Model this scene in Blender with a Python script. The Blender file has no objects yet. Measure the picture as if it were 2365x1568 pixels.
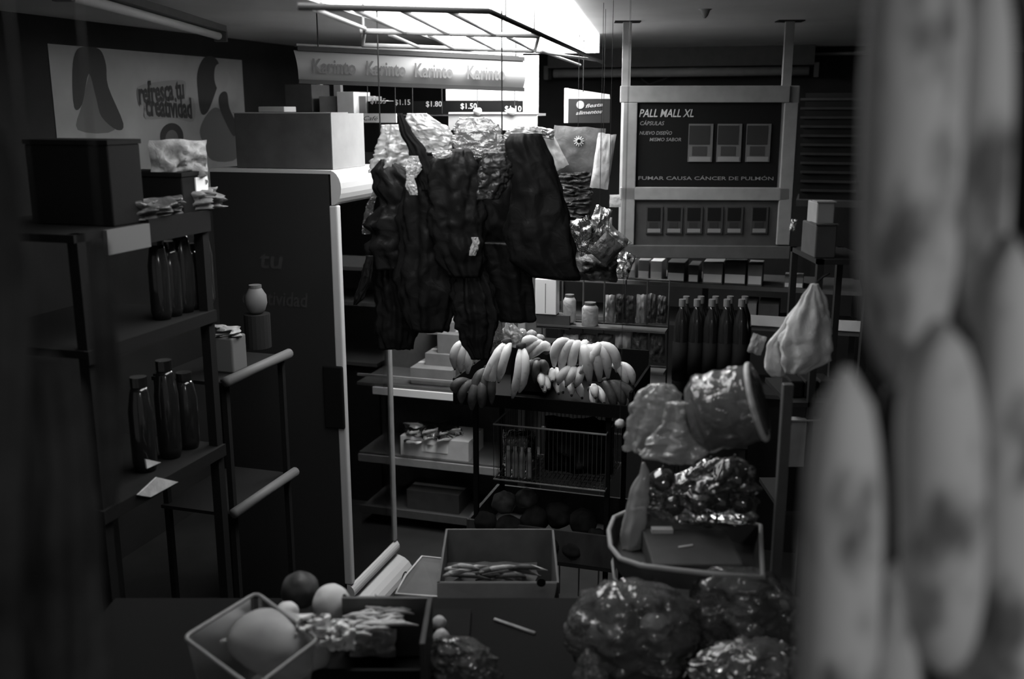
import bpy, math, random
from math import sin, cos, tan, pi, radians, atan, sqrt
from mathutils import Vector, Matrix, noise

# ---------------------------------------------------------------- camera, world, lights
SC = bpy.context.scene
W_PX, H_PX, F_PX = 2365.0, 1568.0, 2300.0
PITCH = radians(13)
CAM = Vector((0, 0, 2.25))
cam_data = bpy.data.cameras.new('camera')
cam_data.sensor_width = 36
cam_data.lens = 36 * F_PX / W_PX
cam_data.clip_start = 0.05
cam_data.dof.use_dof = True
cam_data.dof.focus_distance = 3.8
cam_data.dof.aperture_fstop = 2.4
cam = bpy.data.objects.new('camera', cam_data)
SC.collection.objects.link(cam)
cam.location = CAM
cam.rotation_euler = (radians(90) - PITCH, 0, 0)
SC.camera = cam

SC.view_settings.view_transform = 'Standard'
SC.view_settings.look = 'None'
SC.view_settings.gamma = 1
SC.view_settings.use_curve_mapping = False
SC.view_settings.exposure = 0.0

world = bpy.data.worlds.new('night_street')
SC.world = world
world.use_nodes = True
world.node_tree.nodes['Background'].inputs['Color'].default_value = (1, 1, 1, 1)
world.node_tree.nodes['Background'].inputs['Strength'].default_value = 0.12

def lamp(name, kind, loc, energy, size=0.1, target=None, label=None):
    d = bpy.data.lights.new(name, kind)
    d.energy = energy
    if kind == 'AREA':
        d.shape = 'DISK'
        d.size = size
    else:
        d.shadow_soft_size = size
    o = bpy.data.objects.new(name, d)
    SC.collection.objects.link(o)
    o.location = loc
    if target:
        o.rotation_euler = (Vector(target) - Vector(loc)).to_track_quat('-Z', 'Y').to_euler()
    return o

PANEL_EMIT = 24.0
PANEL_EMIT_NEAR = 8.0
el = lamp('plantain_fill_light', 'SPOT', (0.85, -0.60, 2.52), 23, 0.10, target=(0.34, 0.62, 1.98))  # added spot out of view behind the camera, brightens the plantains
el.data.spot_size = radians(60)
el.data.spot_blend = 1.0

# ---------------------------------------------------------------- room frame
TH = radians(17)
U = Vector((cos(TH), -sin(TH), 0))      # along the back wall, to the right
V = Vector((sin(TH), cos(TH), 0))       # into the depth of the shop
Z = Vector((0, 0, 1))
XA = Vector((1, 0, 0)); YA = Vector((0, 1, 0))
FWD = Vector((0, cos(PITCH), -sin(PITCH)))
UP = Vector((0, sin(PITCH), cos(PITCH)))

def ray(x, y):
    return XA * ((x - W_PX / 2) / F_PX) + UP * ((H_PX / 2 - y) / F_PX) + FWD

def P(x, y, d):
    r = ray(x, y)
    return CAM + r * (d / r.y)

def PZ(x, y, z):
    r = ray(x, y)
    return CAM + r * ((z - CAM.z) / r.z)

def Q(x, y, p, n):
    r = ray(x, y)
    return CAM + r * ((p - CAM).dot(n) / r.dot(n))

def RM(u, v, z):
    return U * u + V * v + Z * z

# ---------------------------------------------------------------- materials
def mat(name, col, rough=0.6, metal=0.0, spec=0.2, noise_amt=0.0, noise_scale=20.0, bump=0.0, bump_scale=30.0,
        emit=0.0, coat=0.0, dark=None, thr=0.5, alpha=1.0, stretch=None):
    m = bpy.data.materials.new(name)
    m.use_nodes = True
    nt = m.node_tree
    b = nt.nodes['Principled BSDF']
    b.inputs['Base Color'].default_value = (col, col, col, 1)
    b.inputs['Roughness'].default_value = rough
    b.inputs['Metallic'].default_value = metal
    b.inputs['Specular IOR Level'].default_value = spec
    b.inputs['Coat Weight'].default_value = coat
    b.inputs['Alpha'].default_value = alpha
    tc = nt.nodes.new('ShaderNodeTexCoord')
    mp = nt.nodes.new('ShaderNodeMapping')
    nt.links.new(tc.outputs['Object'], mp.inputs['Vector'])
    if stretch:
        mp.inputs['Scale'].default_value = stretch
    if noise_amt > 0 or dark is not None:
        n = nt.nodes.new('ShaderNodeTexNoise')
        n.inputs['Scale'].default_value = noise_scale
        n.inputs['Detail'].default_value = 5
        nt.links.new(mp.outputs['Vector'], n.inputs['Vector'])
        r = nt.nodes.new('ShaderNodeValToRGB')
        if dark is None:
            lo = max(0.0, col * (1 - noise_amt)); hi = min(1.0, col * (1 + noise_amt))
            r.color_ramp.elements[0].position = 0.3
            r.color_ramp.elements[1].position = 0.7
        else:
            lo = dark; hi = col
            r.color_ramp.elements[0].position = thr - 0.06
            r.color_ramp.elements[1].position = thr + 0.06
        r.color_ramp.elements[0].color = (lo, lo, lo, 1)
        r.color_ramp.elements[1].color = (hi, hi, hi, 1)
        nt.links.new(n.outputs['Fac'], r.inputs['Fac'])
        nt.links.new(r.outputs['Color'], b.inputs['Base Color'])
    if bump > 0:
        n2 = nt.nodes.new('ShaderNodeTexNoise')
        n2.inputs['Scale'].default_value = bump_scale
        n2.inputs['Detail'].default_value = 3
        n2.inputs['Distortion'].default_value = 1.0
        nt.links.new(mp.outputs['Vector'], n2.inputs['Vector'])
        bp = nt.nodes.new('ShaderNodeBump')
        bp.inputs['Strength'].default_value = bump
        bp.inputs['Distance'].default_value = 0.02
        nt.links.new(n2.outputs['Fac'], bp.inputs['Height'])
        nt.links.new(bp.outputs['Normal'], b.inputs['Normal'])
    if emit > 0:
        b.inputs['Emission Color'].default_value = (1, 1, 1, 1)
        b.inputs['Emission Strength'].default_value = emit
    return m

def glass_mat(name, tint=0.9, fac_min=0.03, rough=0.02, body=0.0, body_col=0.6, bump=0.0, bump_scale=30):
    """thin clear sheet: transparent, fresnel gloss and a little milky body"""
    m = bpy.data.materials.new(name)
    m.use_nodes = True
    nt = m.node_tree
    nt.nodes.clear()
    out = nt.nodes.new('ShaderNodeOutputMaterial')
    tr = nt.nodes.new('ShaderNodeBsdfTransparent'); tr.inputs[0].default_value = (tint, tint, tint, 1)
    gl = nt.nodes.new('ShaderNodeBsdfGlossy'); gl.inputs['Roughness'].default_value = rough
    fr = nt.nodes.new('ShaderNodeFresnel'); fr.inputs[0].default_value = 1.5
    ad = nt.nodes.new('ShaderNodeMath'); ad.operation = 'ADD'; ad.inputs[1].default_value = fac_min; ad.use_clamp = True
    mx = nt.nodes.new('ShaderNodeMixShader')
    nt.links.new(fr.outputs[0], ad.inputs[0])
    nt.links.new(ad.outputs[0], mx.inputs[0])
    last = tr
    if body > 0:
        df = nt.nodes.new('ShaderNodeBsdfDiffuse'); df.inputs[0].default_value = (body_col,) * 3 + (1,)
        mb = nt.nodes.new('ShaderNodeMixShader'); mb.inputs[0].default_value = body
        nt.links.new(tr.outputs[0], mb.inputs[1]); nt.links.new(df.outputs[0], mb.inputs[2])
        last = mb
    nt.links.new(last.outputs[0], mx.inputs[1])
    nt.links.new(gl.outputs[0], mx.inputs[2])
    nt.links.new(mx.outputs[0], out.inputs[0])
    if bump > 0:
        tc = nt.nodes.new('ShaderNodeTexCoord')
        n2 = nt.nodes.new('ShaderNodeTexNoise'); n2.inputs['Scale'].default_value = bump_scale
        n2.inputs['Detail'].default_value = 3; n2.inputs['Distortion'].default_value = 1.2
        nt.links.new(tc.outputs['Object'], n2.inputs['Vector'])
        bp = nt.nodes.new('ShaderNodeBump'); bp.inputs['Strength'].default_value = bump; bp.inputs['Distance'].default_value = 0.02
        nt.links.new(n2.outputs['Fac'], bp.inputs['Height'])
        nt.links.new(bp.outputs['Normal'], gl.inputs['Normal']); nt.links.new(bp.outputs['Normal'], fr.inputs['Normal'])
    return m

M = {}
def m_(k, *a, **kw):
    M[k] = mat(k, *a, **kw)
m_('plaster', .22, rough=.9, noise_amt=.15, noise_scale=3, bump=.1)
m_('ceiling_paint', .7, rough=.85, noise_amt=.08, noise_scale=2)
m_('dark_wall', .022, rough=.85, noise_amt=.2, noise_scale=4)
m_('floor_tile', .03, rough=.4, noise_amt=.2, noise_scale=8)
m_('black_metal', .02, rough=.45)
m_('white_metal', .7, rough=.35)
m_('grey_metal', .26, rough=.45, noise_amt=.1)
m_('dim_metal', .09, rough=.45, noise_amt=.1)
m_('white_board', .8, rough=.6)
m_('light_card', .55, rough=.8, noise_amt=.08, noise_scale=15)
m_('cardboard', .20, rough=.85, noise_amt=.12, noise_scale=14)
m_('dark_card', .06, rough=.8, noise_amt=.15, noise_scale=14)
m_('black_plastic', .007, rough=.38, bump=.22, bump_scale=16, spec=.17)
m_('black_matte', .006, rough=.8, spec=.1)
m_('shelf_black', .01, rough=.8, spec=.1)
m_('box_brown', .10, rough=.85, noise_amt=.15, noise_scale=14)
m_('smoky_bag', .02, rough=.35, spec=.4, bump=.5, bump_scale=20)
m_('soda_cap', .13, rough=.6)
m_('rail_dark', .05, rough=.5)
m_('carton_end', .26, rough=.7, noise_amt=.08, noise_scale=15)
m_('header_white', .42, rough=.4)
m_('root_shaded', .02, rough=.8, noise_amt=.6, noise_scale=18)  # darker copy for the deeper vegetables, shade under the basket put into colour
m_('edge_lit', .12, rough=.7)
m_('rail_grey', .11, rough=.6)
m_('jar_grey', .14, rough=.6)
m_('bag_grey', .28, rough=.7, noise_amt=.45, noise_scale=22, bump=.4, bump_scale=25)
m_('dark_print', .03, rough=.5)
m_('poster_grey', .28, rough=.6, noise_amt=.12, noise_scale=5)
m_('poster_mid', .12, rough=.6)
m_('poster_dark', .045, rough=.6)
m_('ink', .012, rough=.8, spec=.05)
m_('pale_ink', .5, rough=.6)
m_('dim_ink', .22, rough=.6)
m_('faint_ink', .042, rough=.55)
m_('banner_face', .20, rough=.5, noise_amt=.05, noise_scale=6)
m_('banner_ink', .08, rough=.5)
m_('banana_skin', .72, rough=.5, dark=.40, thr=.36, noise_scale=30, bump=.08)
m_('banana_shaded', .10, rough=.5, noise_amt=.4, noise_scale=30)  # darker copy of the banana skin, shade between hands put into the colour
m_('banana_tip', .04, rough=.7)
m_('plantain', .55, rough=.65, dark=.14, thr=.42, noise_scale=26, stretch=(1, 1, .45), bump=.1)
m_('melon', .36, rough=.42, noise_amt=.15, noise_scale=12)
m_('melon_light', .62, rough=.5, noise_amt=.12, noise_scale=12)
m_('squash_dark', .08, rough=.45, noise_amt=.6, noise_scale=18)
m_('fruit_gloss', .03, rough=.12, spec=.8, coat=.6)
m_('paper', .8, rough=.7, noise_amt=.2, noise_scale=25, bump=.4, bump_scale=25)
m_('silver_foil', .5, rough=.3, metal=.6, noise_amt=.3, noise_scale=16, bump=.9, bump_scale=26)
m_('snack_grey', .34, rough=.35, noise_amt=.35, noise_scale=20, bump=.4, bump_scale=24)
m_('snack_dark', .06, rough=.3, noise_amt=.6, noise_scale=30, bump=.5, bump_scale=30)
m_('seed_pack', .13, rough=.5, noise_amt=.3, noise_scale=16, bump=.2)
m_('snack_light', .5, rough=.45, noise_amt=.25, noise_scale=22, bump=.2)
m_('bottle_dark', .012, rough=.12, spec=.7)
m_('cap', .35, rough=.4)
m_('cloth_white', .62, rough=.8, noise_amt=.12, noise_scale=10, bump=.2)
m_('cover_dark', .022, rough=.45, spec=.3)
m_('pod', .55, rough=.5, noise_amt=.4, noise_scale=30)
m_('wood_dark', .05, rough=.6, noise_amt=.4, noise_scale=6, stretch=(1, 8, 1))
m_('sack', .05, rough=.8, noise_amt=.7, noise_scale=9, bump=.5, bump_scale=14)
M['glass'] = glass_mat('glass', .85, .12)
M['clear_bag'] = glass_mat('clear_bag', .85, .06, rough=.10, body=.16, body_col=.6, bump=.8, bump_scale=24)
M['milky_bag'] = glass_mat('milky_bag', .8, .05, rough=.16, body=.5, body_col=.6, bump=.6, bump_scale=13)
M['dim_bag'] = glass_mat('dim_bag', .75, .07, rough=.09, body=.12, body_col=.2, bump=.9, bump_scale=20)
M['film_bag'] = glass_mat('film_bag', .85, .04, rough=.10, body=.32, body_col=.22, bump=.7, bump_scale=14)
M['clear_tray'] = glass_mat('clear_tray', .95, -.2, rough=.3)
m_('light_diffuser', .9, emit=PANEL_EMIT)
m_('fixture_side', .85, emit=1.5)
m_('light_diffuser_near', .9, emit=PANEL_EMIT_NEAR)

# ---------------------------------------------------------------- geometry builder
class G:
    def __init__(s):
        s.v = []; s.f = []
    def add(s, vs, fs):
        n = len(s.v)
        s.v += [Vector(p) for p in vs]
        s.f += [tuple(i + n for i in f) for f in fs]
        return s
    def box(s, p, a, b, c):
        p = Vector(p)
        vs = [p, p + a, p + a + b, p + b, p + c, p + a + c, p + a + b + c, p + b + c]
        return s.add(vs, [(0, 3, 2, 1), (4, 5, 6, 7), (0, 1, 5, 4), (1, 2, 6, 5), (2, 3, 7, 6), (3, 0, 4, 7)])
    def cbox(s, c, a, b, h, w, d, t):
        return s.box(Vector(c) - a * w / 2 - b * d / 2 - h * t / 2, a * w, b * d, h * t)
    def tube(s, pts, r, seg=8, closed=False):
        pts = [Vector(p) for p in pts]
        n = len(pts)
        rs = r if isinstance(r, (list, tuple)) else [r] * n
        base = len(s.v)
        t0 = (pts[1] - pts[0]).normalized()
        a = t0.orthogonal().normalized()
        for i in range(n):
            if closed:
                t = (pts[(i + 1) % n] - pts[i - 1]).normalized()
            else:
                t = (pts[min(i + 1, n - 1)] - pts[max(i - 1, 0)]).normalized()
            a = (a - t * a.dot(t)).normalized()
            b = t.cross(a)
            for k in range(seg):
                an = 2 * pi * k / seg
                s.v.append(pts[i] + (a * cos(an) + b * sin(an)) * rs[i])
        for i in range(n if closed else n - 1):
            j = (i + 1) % n
            for k in range(seg):
                k2 = (k + 1) % seg
                s.f.append((base + i * seg + k, base + i * seg + k2, base + j * seg + k2, base + j * seg + k))
        if not closed:
            s.f.append(tuple(base + k for k in reversed(range(seg))))
            s.f.append(tuple(base + (n - 1) * seg + k for k in range(seg)))
        return s
    def lathe(s, c, prof, seg=20, axis=Z):
        c = Vector(c); axis = Vector(axis).normalized()
        a = axis.orthogonal().normalized(); b = axis.cross(a)
        base = len(s.v); n = len(prof)
        for (r, h) in prof:
            for k in range(seg):
                an = 2 * pi * k / seg
                s.v.append(c + axis * h + (a * cos(an) + b * sin(an)) * r)
        for i in range(n - 1):
            for k in range(seg):
                k2 = (k + 1) % seg
                s.f.append((base + i * seg + k, base + i * seg + k2, base + (i + 1) * seg + k2, base + (i + 1) * seg + k))
        s.f.append(tuple(base + k for k in reversed(range(seg))))
        s.f.append(tuple(base + (n - 1) * seg + k for k in range(seg)))
        return s
    def ball(s, c, rx, ry=None, rz=None, seg=24, rings=16, wob=0.0, seed=0, ribs=0, rib=0.0, rot=None):
        ry = ry or rx; rz = rz or rx
        c = Vector(c); base = len(s.v)
        for i in range(rings + 1):
            ph = pi * i / rings
            for k in range(seg):
                an = 2 * pi * k / seg
                n = Vector((sin(ph) * cos(an), sin(ph) * sin(an), cos(ph)))
                m = 1 + wob * noise.noise(n * 1.7 + Vector((seed, seed * 2.3, 0))) + rib * abs(sin(an * ribs / 2)) * sin(ph)
                q = Vector((n.x * rx * m, n.y * ry * m, n.z * rz * m))
                if rot is not None:
                    q = rot @ q
                s.v.append(c + q)
        for i in range(rings):
            for k in range(seg):
                k2 = (k + 1) % seg
                s.f.append((base + i * seg + k, base + (i + 1) * seg + k, base + (i + 1) * seg + k2, base + i * seg + k2))
        return s
    def drape(s, rows, d, thick=0.35, folds=7, fold=0.10, crump=0.10, seed=0, n=34, seg=56, twist=0.5, dspread=0.0, ridge=0.0):
        """closed body whose rows (y, xleft, xright) give its real width at distance d; the section is a folded oval"""
        rnd = random.Random(seed)
        ph = [rnd.uniform(0, 6.28) for _ in range(4)]
        base = len(s.v)
        ys = [r[0] for r in rows]
        for i in range(n):
            t = i / (n - 1)
            y = ys[0] + (ys[-1] - ys[0]) * t
            for j in range(len(rows) - 1):
                if rows[j][0] <= y <= rows[j + 1][0]:
                    f = (y - rows[j][0]) / max(1e-6, rows[j + 1][0] - rows[j][0]); break
            f2 = f * f * (3 - 2 * f) * .5 + f * .5
            xl = rows[j][1] + (rows[j + 1][1] - rows[j][1]) * f2
            xr = rows[j][2] + (rows[j + 1][2] - rows[j][2]) * f2
            dd = d + dspread * t
            c = P((xl + xr) / 2, y, dd)
            hw = (P(xr, y, dd) - P(xl, y, dd)).length / 2
            for k in range(seg):
                an = 2 * pi * k / seg
                fo = fold * (sin(folds * an + ph[0] + twist * t * 3) + .6 * sin((folds * 2 - 3) * an + ph[1] - twist * t * 4))
                q = Vector((cos(an), sin(an), t * 4))
                cr = crump * (noise.noise(q * 2.1 + Vector((seed, 0, 0))) + .6 * noise.noise(q * 5.3 + Vector((0, seed, 0))))
                rg = 0
                if ridge:
                    q5 = Vector((cos(an) * 1.9, sin(an) * 1.9, t * 2.2 + .8 * cos(an * 2 + seed))) + Vector((seed * .7, 3, 1)); q6 = Vector((cos(an) * 4.2, sin(an) * 4.2, t * 5.5)) + Vector((1, seed, 5))
                    rg = ridge * (.35 - abs(noise.noise(q5)) * 1.6 + .5 * (.3 - abs(noise.noise(q6)) * 1.6))
                    cr += rg
                m = 1 + fo + cr
                s.v.append(c + XA * (cos(an) * hw * m) + YA * (sin(an) * hw * thick * (1 + 2.2 * fo + 1.5 * cr))
                           + Z * (crump * .6 * hw * noise.noise(q * 3 + Vector((7, seed, 3)))))
        for i in range(n - 1):
            for k in range(seg):
                k2 = (k + 1) % seg
                s.f.append((base + i * seg + k, base + (i + 1) * seg + k, base + (i + 1) * seg + k2, base + i * seg + k2))
        s.f.append(tuple(base + k for k in range(seg)))
        s.f.append(tuple(base + (n - 1) * seg + k for k in reversed(range(seg))))
        return s
    def crumple(s, c, a, b, n_, w, h, t, amp=.25, seed=0, res=14):
        """pillow shaped packet: axes a (width) b (height) n_ (thickness)"""
        c = Vector(c)
        for side in (1, -1):
            base = len(s.v)
            for i in range(res + 1):
                for j in range(res + 1):
                    x = i / res * 2 - 1; y = j / res * 2 - 1
                    e = (1 - x ** 4) * (1 - y ** 4)
                    q = Vector((x * 2, y * 2, seed * 3.1))
                    dz = t / 2 * e * (1 + amp * 3 * noise.noise(q * 1.6 + Vector((0, 0, side * 4))))
                    ox = amp * .12 * w * noise.noise(q + Vector((5, 0, 0))); oy = amp * .12 * h * noise.noise(q + Vector((0, 9, 0)))
                    s.v.append(c + a * (x * w / 2 + ox) + b * (y * h / 2 + oy) + n_ * (side * dz + amp * .2 * t * noise.noise(q * 1.2)))
            for i in range(res):
                for j in range(res):
                    p = base + i * (res + 1) + j
                    fc = (p, p + res + 1, p + res + 2, p + 1)
                    s.f.append(fc if side > 0 else fc[::-1])
        return s
    def bbox(s):
        xs = [p.x for p in s.v]; ys = [p.y for p in s.v]; zs = [p.z for p in s.v]
        return Vector((min(xs), min(ys), min(zs))), Vector((max(xs), max(ys), max(zs)))

def base_of(gs):
    lo = Vector((1e9,) * 3); hi = Vector((-1e9,) * 3)
    for g in gs:
        a, b = g.bbox()
        lo = Vector(map(min, lo, a)); hi = Vector(map(max, hi, b))
    return Vector(((lo.x + hi.x) / 2, (lo.y + hi.y) / 2, lo.z))

def link_mesh(name, g, m, origin, smooth, bevel=0):
    me = bpy.data.meshes.new(name)
    me.from_pydata([p - origin for p in g.v], [], g.f)
    me.materials.append(M[m] if isinstance(m, str) else m)
    if smooth:
        for p in me.polygons:
            p.use_smooth = True
    me.update()
    o = bpy.data.objects.new(name, me)
    SC.collection.objects.link(o)
    o.location = origin
    if bevel:
        bv = o.modifiers.new('bevel', 'BEVEL'); bv.width = bevel; bv.segments = 2; bv.limit_method = 'ANGLE'
    return o

def tag(o, label, cat, group=None):
    o['label'] = label; o['category'] = cat
    if group:
        o['group'] = group
    return o

def single(name, g, m, label, cat, group=None, smooth=False, bevel=0, kind=None):
    o = link_mesh(name, g, m, base_of([g]), smooth, bevel)
    tag(o, label, cat, group)
    if kind:
        o['kind'] = kind
    return o

def struct(name, g, m, smooth=False):
    o = link_mesh(name, g, m, base_of([g]), smooth)
    o['kind'] = 'structure'
    return o

class Thing:
    """an Empty at the base of the thing that parents its parts; parts are given in world space"""
    def __init__(s, name, label, cat, group=None):
        s.a = (name, label, cat, group); s.parts = []
    def part(s, name, g, m, smooth=False, bevel=0, under=None, label=None):
        s.parts.append((name, g, m, smooth, bevel, under, label))
        return len(s.parts) - 1
    def done(s):
        name, label, cat, group = s.a
        base = base_of([p[1] for p in s.parts])
        e = bpy.data.objects.new(name, None)
        e.empty_display_size = .05
        SC.collection.objects.link(e)
        e.location = base
        tag(e, label, cat, group)
        made = []; org = []
        for (n, g, m, sm, bv, under, lb) in s.parts:
            o0 = base_of([g])
            o = link_mesh(n, g, m, o0, sm, bv)
            if under is None:
                o.parent = e; o.location = o0 - base
            else:
                o.parent = made[under]; o.location = o0 - org[under]
            if lb:
                o['label'] = lb
            made.append(o); org.append(o0)
        s.e = e
        return e

def text_g(body, p, right, up, height, width=None, shear=0.0, ext=.0012, bold=0.0):
    """lettering as geometry: p = left end of the baseline in world space"""
    cu = bpy.data.curves.new('lettering', 'FONT')
    cu.body = body; cu.shear = shear; cu.resolution_u = 2; cu.offset = bold
    cu.extrude = 0.0
    o = bpy.data.objects.new('lettering_source', cu)
    me = bpy.data.meshes.new_from_object(o)
    xs = [v.co.x for v in me.vertices]; ys = [v.co.y for v in me.vertices]
    x0, x1, y0, y1 = min(xs), max(xs), min(ys), max(ys)
    cap = 0.7
    sy = height / cap; sx = (width / (x1 - x0)) if width else sy
    n = right.cross(up).normalized()
    g = G()
    p = Vector(p)
    vs = [p + right * ((v.co.x - x0) * sx) + up * (v.co.y * sy) + n * ext for v in me.vertices]
    g.add(vs, [tuple(f.vertices) for f in me.polygons])
    bpy.data.objects.remove(o); bpy.data.curves.remove(cu); bpy.data.meshes.remove(me)
    return g

def pbox(x0, y0, x1, y1, d, depth, g=None, ax=None, dn=None):
    """box whose near face covers these bounds at distance d, standing square to the room"""
    ax = ax or U; dn = dn or V
    g = g or G()
    p0 = P(x0, y1, d)
    w = (Q(x1, y1, p0, dn) - p0).dot(ax)
    h = (Q(x0, y0, p0, dn) - p0).z
    g.box(p0, ax * w, dn * depth, Z * h)
    return g

def frame_pts(x0, y0, x1, y1, d, ax=None, dn=None):
    ax = ax or U; dn = dn or V
    p0 = P(x0, y1, d)
    return p0, (Q(x1, y1, p0, dn) - p0).dot(ax), (Q(x0, y0, p0, dn) - p0).z

# ================================================================ SETTING
CEIL = 2.65
LW, BW, RW = -3.3, 7.2, 2.4
g = G().box(RM(LW - .1, -1.2, -.05), U * (RW - LW + .2), V * (BW + 1.3), Z * .05); struct('floor', g, 'floor_tile')
g = G().box(RM(LW - .1, -0.3, CEIL), U * (RW - LW + .2), V * (BW + .4), Z * .08); struct('ceiling', g, 'ceiling_paint')
g = G().box(RM(LW - .1, BW, 0), U * (RW - LW + .2), V * .1, Z * CEIL); struct('wall_back', g, 'dark_wall')
g = G().box(RM(LW - .1, 0.2, 0), U * .1, V * (BW - .2), Z * CEIL); struct('wall_left', g, 'dark_wall')
g = G().box(RM(RW, 0.2, 0), U * .1, V * (BW - .2), Z * CEIL); struct('wall_right', g, 'dark_wall')
# pipe and moulding lines along the back ceiling
g = G().box(RM(-1.2, BW - .12, CEIL - .05), U * (RW + 1.2), V * .12, Z * .05); struct('trim_1', g, 'grey_metal')

exec_order = []
# ================================================================ CEILING LIGHT
def ceiling_light():
    t = Thing('ceiling_light', 'long glowing white light panel on the ceiling above the wire rack', 'ceiling light')
    zt, zb = CEIL - .01, CEIL - .10
    a = PZ(1252, -8, zb); b = PZ(1384, 122, zb)
    ax = (b - a).normalized(); ax.z = 0
    L = (b - a).length
    side = Vector((ax.y, -ax.x, 0)).normalized()
    W = .66
    a = a - ax * .9; L += .9
    o = a - side * W
    L1 = L * .60
    g = G().box(o + side * .02 + ax * L1, side * (W - .04), ax * (L - .02 - L1), Z * .02)
    t.part('diffuser', g, 'light_diffuser')
    g = G().box(o + side * .02 + ax * .02, side * (W - .04), ax * (L1 - .02), Z * .02)
    t.part('diffuser', g, 'light_diffuser_near')
    g = G()
    g.box(o, side * .02, ax * L, Z * .095); g.box(a - side * .02, side * .02, ax * L, Z * .095)
    g.box(o + side * .02, side * (W - .04), ax * .02, Z * .095); g.box(o + side * .02 + ax * (L - .02), side * (W - .04), ax * .02, Z * .095)
    t.part('rim', g, 'fixture_side')
    g = G().box(o + side * .02 + ax * .02 + Z * .07, side * (W - .04), ax * (L - .04), Z * .025)
    t.part('housing', g, 'white_metal')
    t.done()
ceiling_light()

def hanging_rack():
    t = Thing('hanging_wire_rack', 'dark wire grid rack hung flat under the glowing ceiling light', 'rack')
    z = 2.47
    pt = lambda x, y: PZ(x, y, z)
    bars = [((688, 15), (1130, 26)), ((1130, 26), (1396, 146)), ((832, 72), (1244, 83)), ((836, 104), (1232, 118)), ((1232, 118), (1384, 140)),
            ((726, 22), (842, 66)), ((820, 24), (936, 75)), ((925, 24), (1035, 78)), ((1036, 27), (1142, 80)),
            ((900, 80), (966, 108)), ((990, 82), (1046, 111)), ((1080, 83), (1142, 113)), ((1172, 86), (1232, 116)),
            ((1250, 118), (1340, 150)), ((842, 66), (838, 104)), ((1244, 83), (1235, 118))]
    for k, (a, b) in enumerate(bars):
        r = .008 if k < 4 else .006
        t.part('bar', G().tube([pt(*a), pt(*b)], r, 6), 'black_metal' if k in (0, 1) else 'grey_metal', smooth=True)
    for (x, y) in ((742, 17), (1168, 42), (1234, 83), (840, 72)):
        p = pt(x, y)
        t.part('hanger_wire', G().tube([p, Vector((p.x, p.y, CEIL + .01))], .0035, 5), 'grey_metal')
    t.done()
hanging_rack()

def tube_fixture(a, b, r, label, mt, group='unlit tube light fixtures'):
    t = Thing('tube_light', label, 'tube light', group)
    d = (b - a).normalized()
    t.part('lamp_tube', G().tube([a + d * .03, b - d * .03], r * .6, 10), mt, smooth=True)
    s = d.cross(Z).normalized()
    t.part('fixture_body', G().box(a - s * r * 1.2 + Z * r * .7, d * (b - a).length, s * r * 2.4, Z * (CEIL + .002 - a.z - r * .7)), 'dim_metal')
    t.part('end_cap', G().box(b - s * r - Z * r * .8, d * .03, s * r * 2, Z * r * 1.8), 'dim_metal')
    t.part('end_cap', G().box(a - s * r - Z * r * .8 - d * .03, d * .03, s * r * 2, Z * r * 1.8), 'dim_metal')
    t.done()
tube_fixture(PZ(150, -14, 2.60), PZ(508, 84, 2.60), .03, 'unlit tube light on the ceiling above the wall poster', 'white_metal')
tube_fixture(Q(1270, 170, RM(0, 6.9, 0), V), Q(1880, 163, RM(0, 6.9, 0), V), .05, 'unlit tube light high on the back wall behind the cigarette cabinet', 'grey_metal')
# cables on the back wall top
def cable(pts, r, label, m='black_metal'):
    single('cable', G().tube(pts, r, 6), m, label, 'cable', smooth=True)
cable([Q(x, y, RM(0, 7.0, 0), V) for x, y in ((1455, 130), (1470, 160), (1485, 185), (1500, 196), (1540, 180), (1560, 165), (1580, 140))], .006, 'black cable looping below the pipe behind the cigarette cabinet')
g = G().tube([Q(1440, 128, RM(0, 7.05, 0), V), Q(2000, 112, RM(0, 7.05, 0), V)], .018, 8)
single('ceiling_pipe', g, 'black_metal', 'thin dark pipe running along the top of the back wall', 'pipe', smooth=True)
single('junction_box', G().box(Q(1570, 148, RM(0, 7.02, 0), V), U * .06, V * .16, Z * .08), 'black_metal', 'small dark junction box on the pipe at the back wall', 'junction box')

# small ceiling lamp rose right
single('ceiling_hook', G().lathe(PZ(1628, 42, CEIL - .035), [(.004, 0), (.012, .01), (.02, .03), (.03, .036)], 12), 'grey_metal',
       'small pale hook in the ceiling above the cigarette cabinet', 'hook', smooth=True)

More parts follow.
